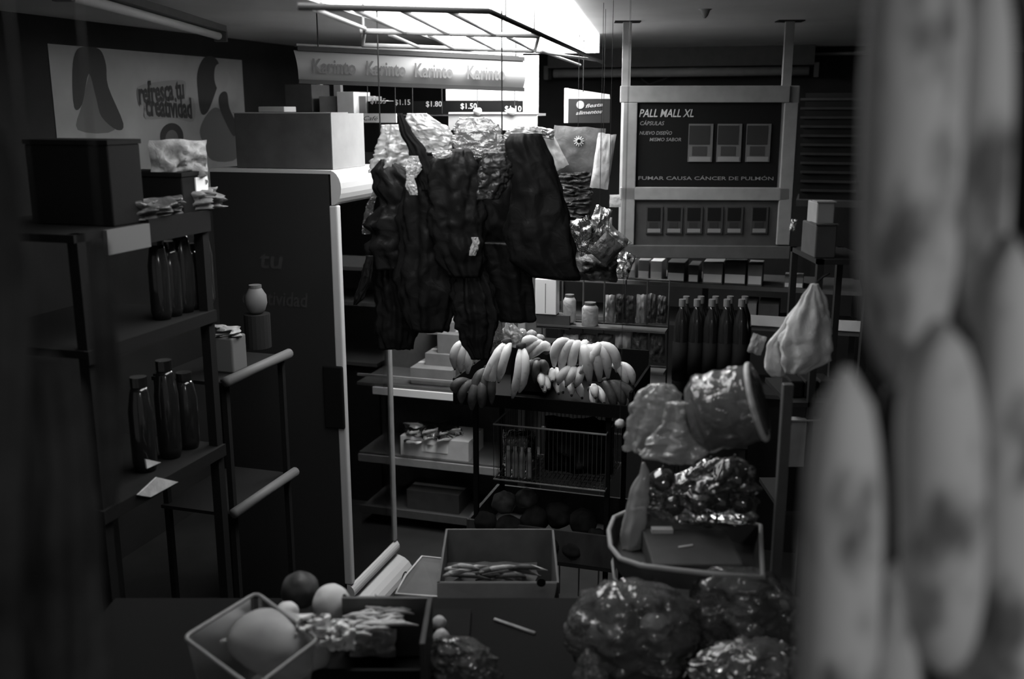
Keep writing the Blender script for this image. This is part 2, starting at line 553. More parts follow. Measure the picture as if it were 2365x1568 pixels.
# ================================================================ BANNER
def banner():
    t = Thing('hanging_banner', 'pale banner strip with four repeated brand words under the wire rack', 'banner')
    a = P(690, 186, 4.3); b = P(1208, 205, 4.62)
    ax = (b - a).normalized()
    flat = Vector((ax.x, ax.y, 0)).normalized(); nrm = Vector((-flat.y, flat.x, 0))
    L = (b - a).length
    h = P(1208, 140, 4.62).z - b.z
    g = G(); n = 10
    for i in range(n + 1):
        f = i / n
        off = -nrm * (.035 * sin(pi * f))
        zz = Z * (h * f)
        g.v += [a + off + zz + ax * (-.015 * f), b + off + zz]
    for i in range(n):
        g.f.append((2 * i, 2 * i + 1, 2 * i + 3, 2 * i + 2))
    m2 = len(g.v)
    g.v += [p + nrm * .006 for p in g.v[:m2]]
    for i in range(n):
        g.f.append((m2 + 2 * i, m2 + 2 * i + 2, m2 + 2 * i + 3, m2 + 2 * i + 1))
    t.part('printed_face', g, 'banner_face', smooth=True)
    for zz, nm in ((-.012, 'lower_rail'), (h - .002, 'upper_rail')):
        t.part(nm, G().box(a + Z * zz - nrm * .015, ax * (L + .002), nrm * .03, Z * .017), 'black_metal')
    t.part('back_tray', G().box(a + Z * (h + .02) + nrm * .02, ax * L, nrm * .08, Z * .008), 'grey_metal')
    for f0, f1 in ((.055, .235), (.28, .45), (.49, .66), (.725, .90)):
        g = text_g('Karinto', a + ax * (L * f0) + Z * h * .27 - nrm * .042, ax, Z, h * .46, L * (f1 - f0), bold=.022)
        t.part('lettering', g, 'banner_ink')
    for x in (735, 1190):
        p = a + ax * (L * (x - 690) / 518) + Z * h
        t.part('hanger_wire', G().tube([p, Vector((p.x, p.y, CEIL + .01))], .003, 5), 'black_metal')
    t.done()
banner()

# ================================================================ BACK SHELVING (left of centre)
SV = 4.72          # depth plane of the front of the back shelving
SP = RM(0, SV, 0)
def S(x, y, dv=0.0):
    return Q(x, y, RM(0, SV + dv, 0), V)
def sbox(x0, y0, x1, y1, dv, depth, g=None):
    g = g or G()
    p0 = S(x0, y1, dv)
    w = (S(x1, y1, dv) - p0).dot(U); h = (S(x0, y0, dv) - p0).z
    return g.box(p0, U * w, V * depth, Z * h)

def shelving():
    t = Thing('gondola_shelving', 'tall metal shelving with price rails standing right of the glass door cooler', 'shelving')
    uL = S(700, 500).dot(U); uR = S(1216, 500).dot(U)
    for x in (722, 1160):
        u = S(x, 500).dot(U)
        t.part('upright', G().box(RM(u - .02, SV + .34, 0), U * .04, V * .03, Z * 2.42), 'grey_metal')
    t.part('back_panel', G().box(RM(uL, SV + .38, .02), U * (uR - uL), V * .012, Z * 2.0), 'dim_metal')
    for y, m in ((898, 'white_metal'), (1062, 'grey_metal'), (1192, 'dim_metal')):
        p = S(1000, y)
        t.part('shelf', G().box(RM(uL, SV + .01, p.z - .015), U * (uR - uL), V * .36, Z * .015), 'dim_metal')
    # price rails
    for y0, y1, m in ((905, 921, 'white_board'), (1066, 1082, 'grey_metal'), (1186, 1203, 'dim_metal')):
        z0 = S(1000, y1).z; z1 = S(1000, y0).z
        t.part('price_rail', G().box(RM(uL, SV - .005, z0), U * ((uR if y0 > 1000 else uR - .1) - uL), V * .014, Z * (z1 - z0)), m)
    z = S(1000, 884).z
    t.part('rail_lip', G().box(RM(uL, SV + .02, z), U * (uR - uL), V * .012, Z * .012), 'grey_metal')
    # upper shelf board
    p = S(1000, 262)
    t.part('shelf', G().box(RM(uL, SV + .05, p.z - .012), U * (uR - uL), V * .3, Z * .012), 'grey_metal')
    # bright panel under it and dark price band
    t.part('header_panel', sbox(1030, 206, 1242, 232, .30, .01), 'white_board', label='white header panel')
    t.part('price_band', sbox(848, 234, 1242, 264, .045, .008), 'black_matte', label='black band carrying prices')
    for x, y, s in ((856, 228, '$1.35'), (912, 231, '$1.15'), (984, 235, '$1.80'), (1064, 240, '$1.50'), (1166, 246, '$1.10')):
        t.part('price_lettering', text_g(s, S(x, y + 11, .04), U, Z, .026, .085, bold=.01), 'pale_ink')
    for x in (848, 912, 952, 1020, 1102, 1188):
        t.part('divider_wire', G().tube([S(x, 190, -.01), S(x + 1, 262, -.01)], .0022, 5), 'black_metal')
    t.part('end_panel', sbox(1208, 128, 1240, 262, .02, .03), 'white_board', label='tall white end panel')
    t.part('front_board', sbox(822, 262, 915, 283, -.02, .012), 'light_card')
    t.part('board_lettering', text_g('Caf\u00e9', S(840, 278, -.024), U, Z, .022, .08, shear=.4), 'ink')
    t.part('front_board', sbox(1036, 262, 1240, 300, -.02, .012), 'light_card')
    t.part('board_lip', sbox(1036, 259, 1240, 263, -.03, .02), 'white_board')
    t.part('film_strip', sbox(1090, 124, 1206, 141, .02, .01), 'white_board')
    g = G()
    for k in range(8):
        sbox(1094 + k * 14, 129, 1100 + k * 14, 141, .015, .004, g)
    t.part('strip_marks', g, 'ink')
    t.done()
shelving()

# items on the top shelf of the shelving
def carton(x0, y0, x1, y1, dv, depth, m, label, group=None, lid=None, name='carton'):
    g = sbox(x0, y0, x1, y1, dv, depth)
    t = Thing(name, label, 'box', group)
    t.part('body', g, m, bevel=.003)
    lo, hi = g.bbox()
    p0 = S(x0, y0, dv)
    w = (S(x1, y0, dv) - p0).dot(U)
    t.part('tape', G().box(p0 + V * (depth * .42) - Z * .001, U * w, V * (depth * .16), Z * .002), 'light_card' if m != 'light_card' else 'cardboard')
    return t.done()
GT = 'packets on the top shelf of the back shelving'
carton(660, 195, 722, 258, .06, .2, 'dark_card', 'dim box on the top shelf, leftmost beside the upright', GT)
carton(738, 222, 778, 261, .06, .2, 'cardboard', 'grey box on the top shelf just right of the metal upright', GT)
carton(779, 212, 818, 262, .04, .2, 'light_card', 'pale box on the top shelf behind the big carton', GT)
carton(820, 222, 846, 262, .10, .2, 'cardboard', 'narrow grey box on the top shelf right of the pale box', GT)
carton(856, 232, 878, 262, .10, .18, 'cardboard', 'small grey box behind the first price on the black band', GT)
for i, (x0, y0, x1, y1) in enumerate([(1096, 252, 1120, 262), (1160, 248, 1182, 262)]):
    pass
# clips on the front board
for i, (x, y, wd) in enumerate([(1104, 258, 'left'), (1182, 258, 'right')]):
    g = G().ball(S(x, y, -.03), .022, .015, .018, seg=12, rings=8, wob=.4, seed=i)
    single('clip', g, 'snack_light', 'pale crumpled clip on top of the %s half of the white front board' % wd, 'clip', smooth=True)

GB = 'cartons on the middle shelf of the back shelving'
carton(982, 815, 1046, 862, .12, .2, 'cardboard', 'grey carton at the bottom of the stepped stack behind the bananas', GB)
carton(1010, 770, 1060, 815, .14, .18, 'cardboard', 'grey carton on top of the stepped stack behind the bananas', GB)
carton(948, 848, 1045, 886, .05, .25, 'cardboard', 'low wide pale box at the front edge of the middle shelf', GB)
carton(1050, 835, 1110, 886, .1, .2, 'dark_card', 'dark carton on the middle shelf behind the left bananas', GB)
carton(985, 740, 1050, 772, .2, .15, 'cardboard', 'grey carton half hidden under the black bags', GB)

def low_shelf_box():
    t = Thing('open_carton', 'open pale carton of plastic wrapped goods on the lower shelf, with a white label', 'box')
    t.part('body', sbox(926, 1006, 1082, 1060, .03, .25), 'light_card')
    t.part('label_patch', sbox(974, 1014, 1034, 1042, .026, .002), 'white_board')
    t.part('wrap', G().crumple((S(926, 1000, .12) + S(1082, 1000, .12)) / 2, U, Z, V, .34, .10, .16, .6, 3), 'milky_bag', smooth=True)
    t.done()
low_shelf_box()
carton(940, 1130, 1060, 1184, .06, .2, 'dark_card', 'dim box on the bottom shelf behind the wire basket')

# ================================================================ COOLER
def cooler():
    A = P(806, 1352, 4.0)
    zt = P(765, 402, 4.0).z
    zb = A.z
    A = Vector((A.x, A.y, 0))
    w, dp = .50, .56         # door width along V, cabinet depth along -U
    t = Thing('glass_door_cooler', 'tall black drinks cooler with white rounded header and glass door', 'cooler')
    # shell: near side, far side, back, top, bottom
    th = .035
    t.part('side_panel', G().box(A - U * dp, U * (dp - .02), V * th, Z * zt), 'cover_dark', label='black printed side panel')
    t.part('side_panel', G().box(A - U * dp + V * (w - th), U * (dp - .02), V * th, Z * zt), 'cover_dark')
    t.part('back_panel', G().box(A - U * dp + V * th, U * th, V * (w - 2 * th), Z * zt), 'cover_dark')
    t.part('top_panel', G().box(A - U * dp, U * (dp - .01), V * w, Z * .012).add([], []) and G().box(A - U * (dp) + Z * (zt - .001), U * (dp - .005), V * w, Z * .014), 'header_white', label='white top panel')
    t.part('base_panel', G().box(A - U * dp + U * th + V * th, U * (dp - th - .03), V * (w - 2 * th), Z * .16), 'black_matte')
    # rounded header
    def roll(z0, z1, bulge, y_off=0.0, ext=0.0):
        g = G(); n = 10
        a0 = A - V * ext; a1 = A + V * (w + ext)
        pts = []
        for i in range(n + 1):
            an = -pi / 2 + pi * i / n
            pts.append((cos(an) * bulge, (z0 + z1) / 2 + sin(an) * (z1 - z0) / 2))
        for e in (a0, a1):
            for (o_, z_) in pts:
                g.v.append(e + U * (o_ - .01) + Z * z_)
        m = n + 1
        for i in range(n):
            g.f.append((i, i + 1, m + i + 1, m + i))
        g.f.append((n, 0, m, m + n))
        g.f.append(tuple(reversed(range(m)))); g.f.append(tuple(range(m, 2 * m)))
        return g
    t.part('header', roll(zt - .125, zt + .012, .045), 'header_white', smooth=False)
    t.part('door_sill', roll(.155, .225, .035), 'header_white')
    # kick panel bulging, with round emblem
    g = roll(.0, .15, .10)
    kp = t.part('kick_panel', g, 'header_white')
    c = A + V * (w * .78) + U * .094 + Z * .085
    t.part('round_emblem', G().tube([c + (V * cos(a) + Z * sin(a)) * .03 for a in [2 * pi * k / 20 for k in range(20)]], .003, 6, closed=True), 'ink', under=kp)
    t.part('emblem_mark', G().tube([c - V * .012 - Z * .012, c + Z * .014, c + V * .012 - Z * .012], .003, 5), 'ink', under=kp)
    # door
    z0, z1 = .225, zt - .125
    fr = G()
    fr.box(A - U * .02, U * .035, V * .036, Z * zt * 1.0)
    t.part('door_frame', G().box(A - U * .022 + Z * z0, U * .036, V * .034, Z * (z1 - z0)), 'header_white', bevel=.006)
    t.part('door_frame', G().box(A - U * .022 + V * (w - .028) + Z * z0, U * .036, V * .03, Z * (z1 - z0)), 'grey_metal', bevel=.006)
    t.part('door_glass', G().box(A + V * .034 + Z * z0 - U * .002, U * .006, V * (w - .062), Z * (z1 - z0)), 'glass')
    hz = P(785, 990, 4.0).z
    hz1 = P(785, 846, 4.0).z
    t.part('door_handle', G().box(A + U * .012 - V * .012 + Z * hz, -U * .09, V * .05 - V * .0, Z * (hz1 - hz)), 'black_matte', bevel=.006)
    for z in (.45, .75, 1.05, 1.35, 1.62):
        t.part('wire_shelf', G().box(A - U * (dp - th - .005) + V * (th + .002) + Z * z, U * (dp - th - .06), V * (w - 2 * th - .004), Z * .008), 'grey_metal')
    # slogan on the side, faint
    p0 = P(592, 705, 4.0); d0 = RM(0, 0, 0)
    pl = A - V * .001
    def onside(x, y):
        return Q(x, y, pl, V)
    for s_, x0, x1, y in (('tu', 600, 655, 618), ('creatividad', 560, 712, 700)):
        q0 = onside(x0, y); q1 = onside(x1, y)
        t.part('lettering', text_g(s_, q0, U, Z, .075 if s_ == 'tu' else .06, (q1 - q0).dot(U), shear=.15, bold=.015), 'faint_ink')
    t.done()
    # bottles inside
    k = 0
    for si, z in enumerate((.458, .758, 1.058, 1.358)):
        for j in range(4):
            c = A - U * (.10) + V * (.10 + j * .10) + Z * z
            tt = Thing('drink_bottle', ['dark drink bottle behind the cooler glass on its bottom shelf', 'dark drink bottle behind the cooler glass on its second shelf from below',
                                       'dark drink bottle behind the cooler glass on its middle shelf', 'dark drink bottle behind the cooler glass on its upper shelf'][si], 'bottle', 'bottles in the cooler, shelf %s' % ['bottom', 'second', 'middle', 'upper'][si])
            tt.part('body', G().lathe(c, [(.03, 0), (.033, .01), (.033, .14), (.028, .165), (.013, .205), (.012, .225)], 14), 'bottle_dark', smooth=True)
            tt.part('cap', G().lathe(c + Z * .226, [(.014, 0), (.014, .016)], 12), 'cap')
            tt.done()
    return A, zt
CA, CZT = cooler()

def big_carton():
    p0 = P(548, 396, 4.08)
    zt = CZT + .014
    a = CA - U * .50 + V * .06; a.z = zt
    # near face spans x 548..768, right face to 820
    pl = a
    L = Q(548, 396, pl, V).dot(U); R = Q(768, 396, pl, V).dot(U)
    h = Q(768, 262, pl, V).z - zt
    base = RM(L, pl.dot(V), zt)
    w = R - L
    t = Thing('big_carton', 'large closed cardboard carton standing on top of the black cooler', 'box')
    t.part('body', G().box(base, U * w, V * .30, Z * h), 'dark_card', bevel=.003)
    t.part('end_face', G().box(base + U * w, U * .003, V * .30, Z * h), 'carton_end', label='lit end of the carton, light put into its colour')  # end and flap lighter than the body, lamplight put into their colour
    t.part('flap', G().box(base + Z * h - U * .004, U * (w + .008), V * .15, Z * .004), 'carton_end')
    t.done()
    g = G().box(base + Z * (h + .005) + U * (w * .22) + V * .03, U * .12, V * .1, Z * .022)
    single('small_packet', g, 'carton_end', 'small flat pale packet lying on the large carton', 'packet', bevel=.003)
big_carton()

# ================================================================ POSTER on the left wall
def poster():
    pl = RM(LW + .002, 0, 0)
    def L(x, y, o=0.0):
        return Q(x, y, RM(LW + .004 + o, 0, 0), U)
    t = Thing('wall_poster', 'large pale poster with two long haired women and a curved slogan on the left wall', 'poster')
    z1, z0 = L(150, 104).z, L(560, 455).z
    va, vb = L(120, 200).dot(V), L(562, 200).dot(V)
    t.part('sheet', G().box(RM(LW + .001, va, z0), V * (vb - va), U * .003, Z * (z1 - z0)), 'poster_grey')
    def blob(pts, o, m, nm):
        g = G()
        n0 = len(pts); sm = []
        for i in range(n0):
            p_, a_, b_, c_ = [Vector(pts[(i + k) % n0] + (0,)) for k in (-1, 0, 1, 2)]
            for f in (0, .25, .5, .75):
                w_ = .5 * ((2 * a_) + (b_ - p_) * f + (2 * p_ - 5 * a_ + 4 * b_ - c_) * f * f + (3 * a_ - p_ - 3 * b_ + c_) * f ** 3)
                sm.append((w_.x, w_.y))
        pts = sm if n0 < 20 else pts
        vs = [L(x, y, o) for x, y in pts]
        g.add(vs + [v_ - U * .001 for v_ in vs], [tuple(range(len(vs))), tuple(reversed(range(len(vs), 2 * len(vs))))])
        t.part(nm, g, m)
    blob([(470, 135), (490, 130), (505, 145), (508, 175), (497, 215), (480, 258), (465, 262), (458, 220), (456, 170)], .002, 'poster_dark', 'printed_hair')
    blob([(500, 150), (525, 148), (530, 175), (520, 205), (503, 205), (495, 180)], .003, 'poster_grey', 'printed_face')
    blob([(515, 212), (525, 216), (530, 250), (548, 290), (540, 315), (520, 280), (508, 250), (506, 225)], .003, 'poster_dark', 'printed_hair')
    blob([(480, 262), (505, 250), (540, 300), (548, 365), (490, 370), (470, 330), (462, 300)], .002, 'poster_mid', 'printed_dress')
    blob([(178, 115), (205, 108), (232, 116), (245, 150), (250, 200), (285, 285), (270, 300), (235, 270), (222, 225), (205, 170), (190, 240), (172, 248), (168, 160)], .002, 'poster_dark', 'printed_hair')
    blob([(210, 160), (225, 165), (232, 225), (265, 300), (180, 300), (190, 240)], .001, 'poster_mid', 'printed_dress')
    import math as mm
    blob([(397 + 27 * mm.cos(a), 316 + 32 * mm.sin(a)) for a in [2 * pi * k / 24 for k in range(24)]], .002, 'poster_dark', 'printed_hair')
    blob([(397 + 15 * mm.cos(a), 322 + 22 * mm.sin(a)) for a in [2 * pi * k / 20 for k in range(20)]], .003, 'poster_mid', 'printed_face')
    blob([(318, 205), (345, 192), (420, 185), (430, 205), (428, 232), (448, 228), (447, 280), (400, 272), (338, 275), (334, 244), (322, 244)], .0035, 'dim_ink', 'slogan_patch')
    # slogan
    for s_, x0, x1, ya, yb in (('refresca tu', 322, 426, 240, 226), ('creatividad', 338, 444, 266, 272)):
        a = L(x0, ya, .005); b = L(x1, yb, .005)
        r = (b - a).normalized()
        t.part('lettering', text_g(s_, a, r, Z, .105, (b - a).length, bold=.03), 'poster_dark')
    t.done()
poster()

# ================================================================ LEFT SHELVING UNIT
def left_shelves():
    t = Thing('wall_shelving', 'dark shelving unit along the left wall with boxes on top', 'shelving')
    # front plane parallel to the left wall
    FU = P(262, 585, 2.55).dot(U)
    def L(x, y, o=0.0):
        return Q(x, y, RM(FU + o, 0, 0), U)
    va, vb = L(175, 600).dot(V), L(482, 545).dot(V)
    rows = [(585, 528, 'white_metal'), (800, 770, 'shelf_black'), (1160, 1130, 'shelf_black')]
    zs = []
    for k, (y0, y1, m) in enumerate(rows):
        x = 262 if k == 0 else 325
        z0 = L(x, y0).z; z1 = L(x, y1).z
        zs.append(z1)
        t.part('shelf', G().box(RM(FU - .45, va, z1 - .02), U * .45, V * (vb - va), Z * .02), 'shelf_black')
        v0 = L(240, 560).dot(V) if k == 0 else va
        if k == 0:
            vm = L(340, 560).dot(V)
            t.part('price_rail', G().box(RM(FU, v0, z0), U * .012, V * (vm - v0), Z * (z1 - z0)), 'edge_lit', label='near end of the shelf edge, coloured lighter as if lit')  # lit near end of the shelf edge, light put into its colour
            t.part('shelf_edge', G().box(RM(FU, vm, z0 + .01), U * .01, V * (vb - vm), Z * (z1 - z0)), 'shelf_black')
        else:
            t.part('shelf_edge', G().box(RM(FU, va, z0), U * .01, V * (vb - va), Z * (z1 - z0)), 'shelf_black')
    for v in (va + .01, vb - .03):
        for o in (-.03, -.45):
            t.part('upright', G().box(RM(FU + o, v, 0), U * .03, V * .03, Z * (zs[0] + .0)), 'shelf_black')
    t.done()
    return FU, va, vb, zs
LFU, LVA, LVB, LZS = left_shelves()

def lbox(name, cat, label, x0, x1, y0, u_in, du, h, m, z=None, extra=None, group=None):
    """box standing on a left shelf; x0..x1 run along the shelf front"""
    z = LZS[0] if z is None else z
    v0 = Q(x0, y0, RM(LFU - u_in, 0, 0), U).dot(V); v1 = Q(x1, y0, RM(LFU - u_in, 0, 0), U).dot(V)
    g = G().box(RM(LFU - u_in - du, v0, z), U * du, V * (v1 - v0), Z * h)
    t = Thing(name, label, cat, group)
    t.part('body', g, m, bevel=.004)
    t.part('lid', G().box(RM(LFU - u_in - du - .003, v0 - .003, z + h), U * (du + .006), V * (v1 - v0 + .006), Z * .012), m)
    if extra == 'end':
        t.part('end_label', G().box(RM(LFU - u_in, v1 - .06, z + h * .35), U * .004, V * .06, Z * h * .6), 'white_board')
    t.done()
lbox('storage_box', 'box', 'large dark storage box on the left shelving under the poster', 262, 336, 500, .02, .26, .21, 'shelf_black')
lbox('shoe_box', 'box', 'small dark box with a white end on the left shelving nearest the cooler', 425, 482, 490, .02, .22, .11, 'shelf_black', extra='end')
v0 = Q(372, 420, RM(LFU - .1, 0, 0), U)
g = G().crumple(RM(LFU - .08, Q(418, 420, RM(LFU - .08, 0, 0), U).dot(V), LZS[0] + .135), (V + U * .6).normalized(), Z, (U - V * .6).normalized(), .17, .15, .09, .5, 5)
single('flour_bag', g, 'bag_grey', 'pale crumpled printed bag standing on the left shelving beside the dark box', 'bag', smooth=True)
g = G().crumple(RM(LFU - .03, v0.dot(V) + .10, LZS[0] + .035), V, Z, U, .15, .07, .07, .7, 8)
single('folded_bag', g, 'seed_pack', 'small grey crumpled bag under the pale bag on the left shelving', 'bag', smooth=True)
g = G().crumple(RM(LFU - .03, v0.dot(V) - .12, LZS[0] + .03), V, Z, U, .22, .06, .06, .7, 9)
single('dark_bag', g, 'snack_dark', 'flat dark shiny bag on the left shelving in front of the large dark box', 'bag', smooth=True)

# glass jars and bottles on the middle left shelf
def jar(c, r, h, m, label, cat='jar', group=None, lid='cap'):
    t = Thing('jar' if cat == 'jar' else cat, label, cat, group)
    t.part('body', G().lathe(c, [(r * .8, 0), (r, h * .1), (r, h * .65), (r * .75, h * .85), (r * .6, h * .9)], 18), m, smooth=True)
    t.part('lid', G().lathe(c + Z * h * .9, [(r * .66, 0), (r * .66, h * .1)], 16), lid)
    t.done()
z = LZS[1]
for i, (x, r, h) in enumerate([(430, .03, .26), (452, .025, .2), (478, .03, .24), (402, .03, .22), (376, .03, .24)]):
    v = Q(x, 740, RM(LFU - .06, 0, 0), U).dot(V)
    jar(RM(LFU - .06, v, z), r, h, 'bottle_dark', 'dark glass bottle on the middle left shelf, %s from the cooler' % ['third', 'second', 'first', 'fourth', 'fifth'][i], 'bottle', 'dark bottles on the middle left shelf', 'bottle_dark')
z = LZS[2]
for i, (x, r, h) in enumerate([(352, .035, .28), (412, .035, .30), (455, .035, .24)]):
    v = Q(x, 1100, RM(LFU - .06, 0, 0), U).dot(V)
    jar(RM(LFU - .08, v, z), r, h, 'bottle_dark', 'dark bottle on the lowest left shelf, %s' % ['behind the white cards', 'the middle one of three', 'the one nearest the cooler'][i], 'bottle', 'dark bottles on the lowest left shelf', 'bottle_dark')
def tri(pts, o, label):
    vs = [Q(x, y, RM(LFU + o, 0, 0), U) for x, y in pts]
    g = G(); n = len(vs)
    g.add(vs + [v_ - U * .004 for v_ in vs], [tuple(range(n)), tuple(reversed(range(n, 2 * n)))] + [(i, i + n, (i + 1) % n + n, (i + 1) % n) for i in range(n)])
    single('price_card', g, 'snack_light', label, 'card')
tri([(318, 1143), (362, 1102), (412, 1113), (348, 1148)], .016, 'folded white card on the edge of the lowest left shelf')
tri([(336, 1060), (372, 1068), (340, 1082)], .016, 'small white card above the folded card on the left shelf')

# rack in front of the cooler side
def side_rack():
    t = Thing('side_rack', 'low dark rack with two pale tube rails standing against the side of the black cooler', 'rack')
    rails = [((522, 882), (664, 826)), ((540, 1186), (684, 1112))]
    a0 = P(522, 882, 3.2)
    FU = a0.dot(U)
    L = lambda x, y, o=0.0: Q(x, y, RM(FU + o, 0, 0), U)
    zs = []
    va, vb = a0.dot(V), a0.dot(V) + .42
    for (x, y), _ in rails:
        z = L(x, y).z
        zs.append(z)
        v = L(x, y).dot(V)
        t.part('front_rail', G().tube([RM(FU, v, z), RM(FU, vb, z)], .018, 12), 'rail_grey', smooth=True)
        t.part('shelf', G().box(RM(FU - .3, v + .01, z - .02), U * .29, V * (vb - v - .01), Z * .012), 'shelf_black')
    for v in (va + .02, vb - .03):
        t.part('post', G().box(RM(FU - .30, v, 0), U * .02, V * .02, Z * zs[0]), 'shelf_black')
        t.part('post', G().box(RM(FU - .035, v, 0), U * .02, V * .02, Z * zs[0]), 'shelf_black')
    t.done()
    return FU, zs, va
SFU, SZS, SVA = side_rack()
p = Q(541, 850, RM(SFU - .06, 0, 0), U)
t = Thing('paper_sack', 'upright pale paper sack with folded top on the side rack', 'bag')
c = RM(SFU - .05, p.dot(V), SZS[0] - .008)
t.part('body', G().box(c - U * .10 - V * .02, U * .1, V * .09, Z * .125), 'rail_grey', bevel=.006)
t.part('folded_top', G().crumple(c + Z * .14 - U * .05 + V * .02, U, Z, V, .12, .04, .06, .6, 2), 'bag_grey', smooth=True)
t.done()
p = Q(560, 735, RM(SFU - .18, 0, 0), U)
t = Thing('round_jar', 'round pale jar standing on a dark tin on the side rack', 'jar')
c = RM(SFU - .18, p.dot(V) + .1, SZS[0] - .008)
hh = p.z - c.z + .01
t.part('body', G().lathe(c + Z * hh, [(.02, -.01), (.032, 0), (.042, .03), (.04, .06), (.028, .08), (.022, .09)], 20), 'jar_grey', smooth=True)
t.part('lid', G().lathe(c + Z * (hh + .088), [(.024, 0), (.024, .012)], 16), 'rail_grey')
t.done()
single('dark_tin', G().lathe(c, [(.05, 0), (.05, hh - .012)], 20), 'cover_dark', 'tall dark tin under the round jar on the side rack', 'tin', smooth=False)

# ================================================================ CIGARETTE CABINET
def cig_cabinet():
    t = Thing('cigarette_cabinet', 'grey cigarette cabinet with a dark advert and packs, hung from the ceiling on posts', 'cabinet')
    n = V
    p0 = P(1450, 594, 4.8)
    ax = Vector((cos(radians(3)), -sin(radians(3)), 0)); dn = Vector((sin(radians(3)), cos(radians(3)), 0))
    def C(x, y, o=0.0):
        return Q(x, y, p0 - dn * o, dn)
    def cb(x0, y0, x1, y1, o, th, g=None):
        g = g or G()
        q = C(x0, y1, o)
        w = (C(x1, y1, o) - q).dot(ax); h = (C(x0, y0, o) - q).z
        return g.box(q, ax * w, dn * th, Z * h)
    X0, X1, YT, YB = 1432, 1824, 198, 596
    t.part('case', cb(X0, YT, X1, YB, 0, .22), 'grey_metal', bevel=.006)
    # frame members stand proud of the two panels
    t.part('frame_rail', cb(X0, YT, X1, 237, .02, .02), 'grey_metal', bevel=.004)
    t.part('frame_rail', cb(X0, 432, X1, 462, .02, .02), 'grey_metal', bevel=.004)
    t.part('frame_rail', cb(X0, 566, X1, YB, .02, .02), 'dim_metal', bevel=.004)
    t.part('frame_stile', cb(X0, 237, 1464, 566, .02, .02), 'grey_metal', bevel=.004)
    t.part('frame_stile', cb(1793, 237, X1, 566, .02, .02), 'grey_metal', bevel=.004)
    ad = t.part('advert_panel', cb(1463, 236, 1794, 433, .004, .004), 'ink')
    def tx(s_, x0, x1, y, hpx, m='pale_ink', shear=.2, bold=.01):
        a = C(x0, y, .006); b = C(x1, y, .006)
        h = (C(x0, y - hpx, .006) - a).z
        t.part('lettering', text_g(s_, a, ax, Z, h, (b - a).dot(ax), shear=shear, bold=bold), m, under=ad)
    tx('PALL MALL XL', 1476, 1602, 270, 18, 'pale_ink', .25)
    tx('C\u00c1PSULAS', 1478, 1534, 289, 9, 'dim_ink')
    tx('NUEVO DISE\u00d1O', 1477, 1552, 311, 8, 'dim_ink')
    tx('MISMO SABOR', 1500, 1573, 326, 8, 'dim_ink')
    tx('FUMAR CAUSA C\u00c1NCER DE PULM\u00d3N', 1474, 1786, 415, 8, 'dim_ink', 0)
    for x0 in (1588, 1654, 1721):
        x1 = x0 + 56
        pk = t.part('pack_picture', cb(x0, 286, x1, 374, .010, .005), 'poster_mid', under=ad)
        t.part('pack_front', cb(x0 + 3, 290, x1 - 5, 334, .0115, .002), 'dark_print', under=ad)
        t.part('pack_front', cb(x0 + 10, 338, x1 - 12, 360, .0115, .002), 'poster_dark', under=ad)
        t.part('pack_band', cb(x0 + 3, 362, x1 - 3, 373, .012, .002), 'dim_ink', under=ad)
    lp = t.part('pack_panel', cb(1463, 460, 1794, 567, .004, .004), 'dark_card')
    for x0 in (1491, 1537, 1583, 1630, 1676, 1734):
        x1 = x0 + 38
        t.part('pack_picture', cb(x0, 477, x1, 540, .012, .008), 'poster_dark', under=lp)
        t.part('pack_front', cb(x0 + 4, 480, x1 - 4, 510, .0135, .002), 'ink', under=lp)
        t.part('pack_front', cb(x0 + 8, 513, x1 - 10, 526, .0135, .002), 'dark_print', under=lp)
        t.part('pack_band', cb(x0 + 4, 528, x1 - 4, 537, .0135, .002), 'dim_ink', under=lp)
    for x in (1446, 1817):
        q = C(x, YT, -.03)
        q2 = Vector((q.x, q.y, CEIL - .005))
        t.part('hanging_post', G().box(q - ax * .02, ax * .04, dn * .03, Z * (CEIL - q.z)), 'grey_metal')
        t.part('ceiling_flange', G().box(q2 - ax * .06 - dn * .03, ax * .12, dn * .09, Z * .008), 'black_metal')
    t.done()
cig_cabinet()
# dark back shelving to the right of the cabinet
def side_panel_right():
    t = Thing('dark_cupboard', 'tall dark slatted cupboard right of the cigarette cabinet', 'cupboard')
    p0 = P(1842, 600, 5.2)
    def cb(x0, y0, x1, y1, o, th):
        pp = p0 - V * o
        q = Q(x0, y1, pp, V); w = (Q(x1, y1, pp, V) - q).dot(U); h = (Q(x0, y0, pp, V) - q).z
        return G().box(q, U * w, V * th, Z * h)
    c0 = cb(1845, 215, 2010, 462, 0, .3)
    t.part('carcass', c0, 'dark_wall')
    g = G()
    for k in range(11):
        y = 228 + k * 21
        pp = p0 - V * .01
        q = Q(1848, y + 4, pp, V); w = (Q(2005, y + 4, pp, V) - q).dot(U)
        g.box(q, U * w, V * .01, Z * .012)
    t.part('slats', g, 'dark_card')
    lo, hi = c0.bbox()
    t.part('ledge', cb(1838, 462, 2010, 476, .08, .4), 'dim_metal')
    q = Q(1860, 476, p0 + V * .25, V)
    t.part('support', G().box(Vector((q.x, q.y, 0)), U * .05, V * .05, Z * q.z), 'black_metal')
    q = Q(2000, 476, p0 + V * .25, V)
    t.part('support', G().box(Vector((q.x, q.y, 0)), U * .05, V * .05, Z * q.z), 'black_metal')
    t.done()
side_panel_right()

